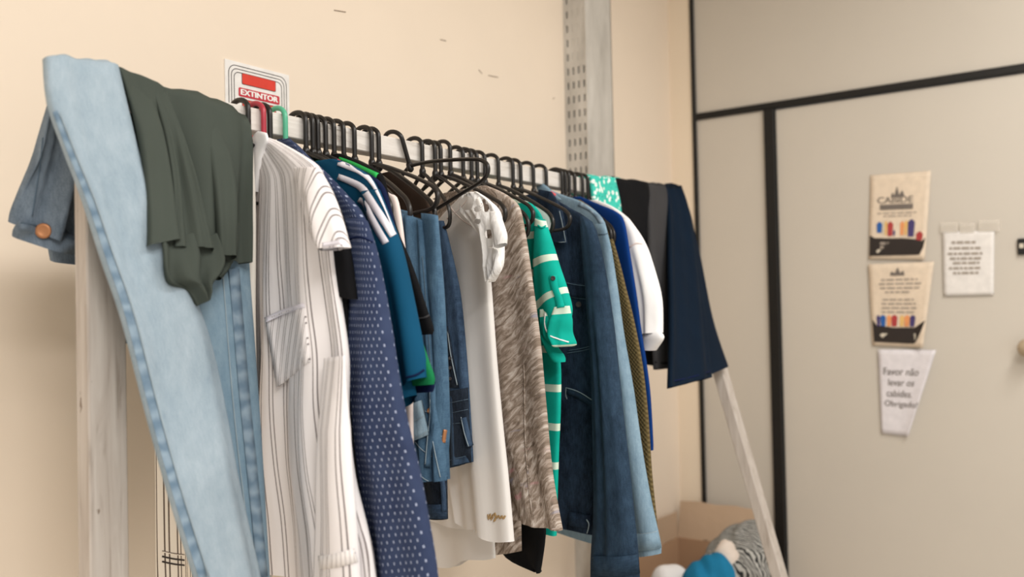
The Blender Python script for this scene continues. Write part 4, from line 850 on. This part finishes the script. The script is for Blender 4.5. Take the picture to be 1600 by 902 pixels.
# W white puff sleeve blouse
pW = Plane(911, 25); gW = gar('puff_blouse', pW, 1.2, 'white blouse with a gathered puff sleeve near the far end', 'blouse')
bW = hang('body', pW, [(930, 312), (955, 322), (975, 336), (985, 350), (990, 400), (994, 480), (998, 540)], M['whiter'], gW, V=.012)
sW = sleeve('sleeve', pW, [(966, 345), (978, 385), (988, 430), (997, 480), (1004, 522)], [(982, 342), (1003, 376), (1019, 425), (1029, 470), (1029, 520)], M['whiter'], gW, off=.016, V=.024, vtop=.4, ex=.9, folds=((.003, 2.5, .1, .3),))
cW = sleeve('cuff', pW, [(1003, 518), (1003, 532), (1006, 546)], [(1029, 516), (1036, 528), (1022, 548)], M['whiter'], gW, off=.018, V=.016, ex=1, m=10)
strip('gather_seam', sW, [(984, 386), (994, 380), (1004, 381)], 2, M['pink'], gW, .002)
hanger(911, 25, 'black hanger holding the white puff-sleeved blouse'); hanger(920, 25, 'last black hanger before the floral scarf')

# ------------------------------------------------------------------ cloths over the far end of the rail
def far(name, label, cat, L, R, mat, k, **kw):
    kw.setdefault('foldtop', .9)
    g = empty(name, (hit(R[0], (0, YR, 0), (0, 1, 0))[0], YR-.02, 1.2), label, cat); o = drape('cloth', L, R, mat, g, k=k, **kw); return g, o
far('floral_scarf', 'turquoise floral scarf folded over the far part of the rail', 'scarf', [(921, 277), (923, 300), (928, 340), (934, 400)], [(966, 279), (971, 300), (972, 340), (972, 400)], M['floral'], .10, V=.010, back=.15, folds=((.003, 1.2, .1, .2),))
far('black_trousers', 'black trousers folded over the rail beside the floral scarf', 'trousers', [(954, 279), (962, 330), (968, 420), (974, 500), (978, 565)], [(1010, 287), (1021, 330), (1024, 420), (1026, 500), (1028, 572)], M['black'], .10, V=.012, back=.3, folds=((.004, 1.3, .1, .2),))
gc, oc = far('charcoal_trousers', 'charcoal grey trousers folded over the rail between black and navy pairs', 'trousers', [(1006, 287), (1010, 330), (1014, 420), (1018, 500), (1022, 577)], [(1036, 291), (1046, 330), (1050, 420), (1053, 500), (1055, 575)], M['charcoal'], .22, V=.013, back=.3, folds=((.003, 1.3, .1, .2),))
strip('hem', oc, [(1024, 566), (1040, 568), (1055, 564)], 2, M['black'], gc, .002)
gn, on_ = far('navy_trousers', 'dark navy trousers folded over the far end of the rail', 'trousers', [(1034, 291), (1040, 330), (1042, 420), (1044, 510), (1042, 607)], [(1064, 296), (1080, 340), (1091, 410), (1100, 480), (1112, 590)], M['navy2'], .36, V=.014, back=.3, folds=((.006, 1.4, .3, .1), (.003, 3, .1, .2)), rag=.0)
nN = np.array([0, -1, .36]); nN = nN/np.linalg.norm(nN)
ln = slab('leg', np.array([0, YR-.012, ZRT])-nN*.02, nN, [(1050, 330), (1060, 420), (1075, 520), (1095, 592)], [(1076, 330), (1092, 400), (1112, 500), (1136, 574)], M['navy2'], gn, V=.013)
strip('hem', on_, [(1043, 597), (1078, 590), (1111, 580)], 2, M['navy'], gn, .002)

# ------------------------------------------------------------------ cardboard box of clothes
bx0, bx1, by0, by1, bz = 2.52, 3.14, 1.04, 1.44, .47
cb = empty('cardboard_box', ((bx0+bx1)/2, (by0+by1)/2, 0), 'open brown cardboard box with raised flaps by the partition', 'box')
t_ = .005
box('side', bx0, bx0+t_, by0, by1, 0, bz, M['card'], cb, 0); box('side', bx1-t_, bx1, by0, by1, 0, bz, M['card'], cb, 0); box('side', bx0+t_, bx1-t_, by0, by0+t_, 0, bz, M['card'], cb, 0); box('side', bx0+t_, bx1-t_, by1-t_, by1, 0, bz, M['card'], cb, 0); box('bottom', bx0, bx1, by0, by1, 0, t_, M['card'], cb, 0)
def flap(a, b, out, ln_, nm='flap'):
    a = np.array(a); b = np.array(b); o = np.array(out, float); o = o/np.linalg.norm(o)*ln_
    G = [[a+(b-a)*(j/8)+o*(i/4)+np.array([0, 0, .003*math.sin(j*1.7+i)]) for j in range(9)] for i in range(5)]
    return grid_obj(nm, G, M['card_in'], cb, .004, flat=True)
flap((bx1, by0+.10, bz), (bx1, by1, bz), (.25, 0, 1), .14); flap((bx0, by1, bz), (bx0, by0, bz), (-1, 0, .25), .15); flap((bx0, by0, bz), (bx1, by0, bz), (0, -.12, -1), .15)
flap((bx1, by1, bz), (bx0, by1, bz), (0, .0, 1), .10)
def heap(name, label, cat, c, r, mat, sd_, lump=.22):
    bm = bmesh.new(); bmesh.ops.create_icosphere(bm, subdivisions=5, radius=1); rg = np.random.RandomState(sd_); K_ = rg.randn(7, 3)*2.2; ph = rg.rand(7)*6.28
    for v in bm.verts:
        p = np.array(v.co); f = 1+lump*sum(math.sin(np.dot(K_[i], p)+ph[i])/(i+1.5) for i in range(7))+.03*math.sin(np.dot(K_[0]*6, p))
        v.co = Vector((c[0]+p[0]*r[0]*f, c[1]+p[1]*r[1]*f, c[2]+p[2]*r[2]*f))
    bm.verts.index_update(); V = [tuple(v.co) for v in bm.verts]; F = [[v.index for v in f.verts] for f in bm.faces]; bm.free()
    return tag(obj(name, V, F, mat), label, cat)
def at_px(p, x): return hit(p, (x, 0, 0), (1, 0, 0))
c = at_px((1165, 880), 2.72); heap('patterned_cloth', 'black and white zigzag patterned garment heaped in the cardboard box', 'garment', c, (.12, .10, .13), M['zig'], 4)
c = at_px((1136, 895), 2.62); heap('cream_cloth', 'off-white garment bunched beside the zigzag one in the box', 'garment', c, (.05, .045, .11), M['cream_c'], 9)
c = at_px((1108, 915), 2.56); heap('blue_cloth', 'sky blue garment bunched at the front of the box', 'garment', c, (.07, .075, .10), M['blue_c'], 12)
c = at_px((1050, 925), 2.66); heap('white_bundle', 'round white bundle of cloth at the left in the box', 'garment', c, (.07, .075, .09), M['whiter'], 15, .06)
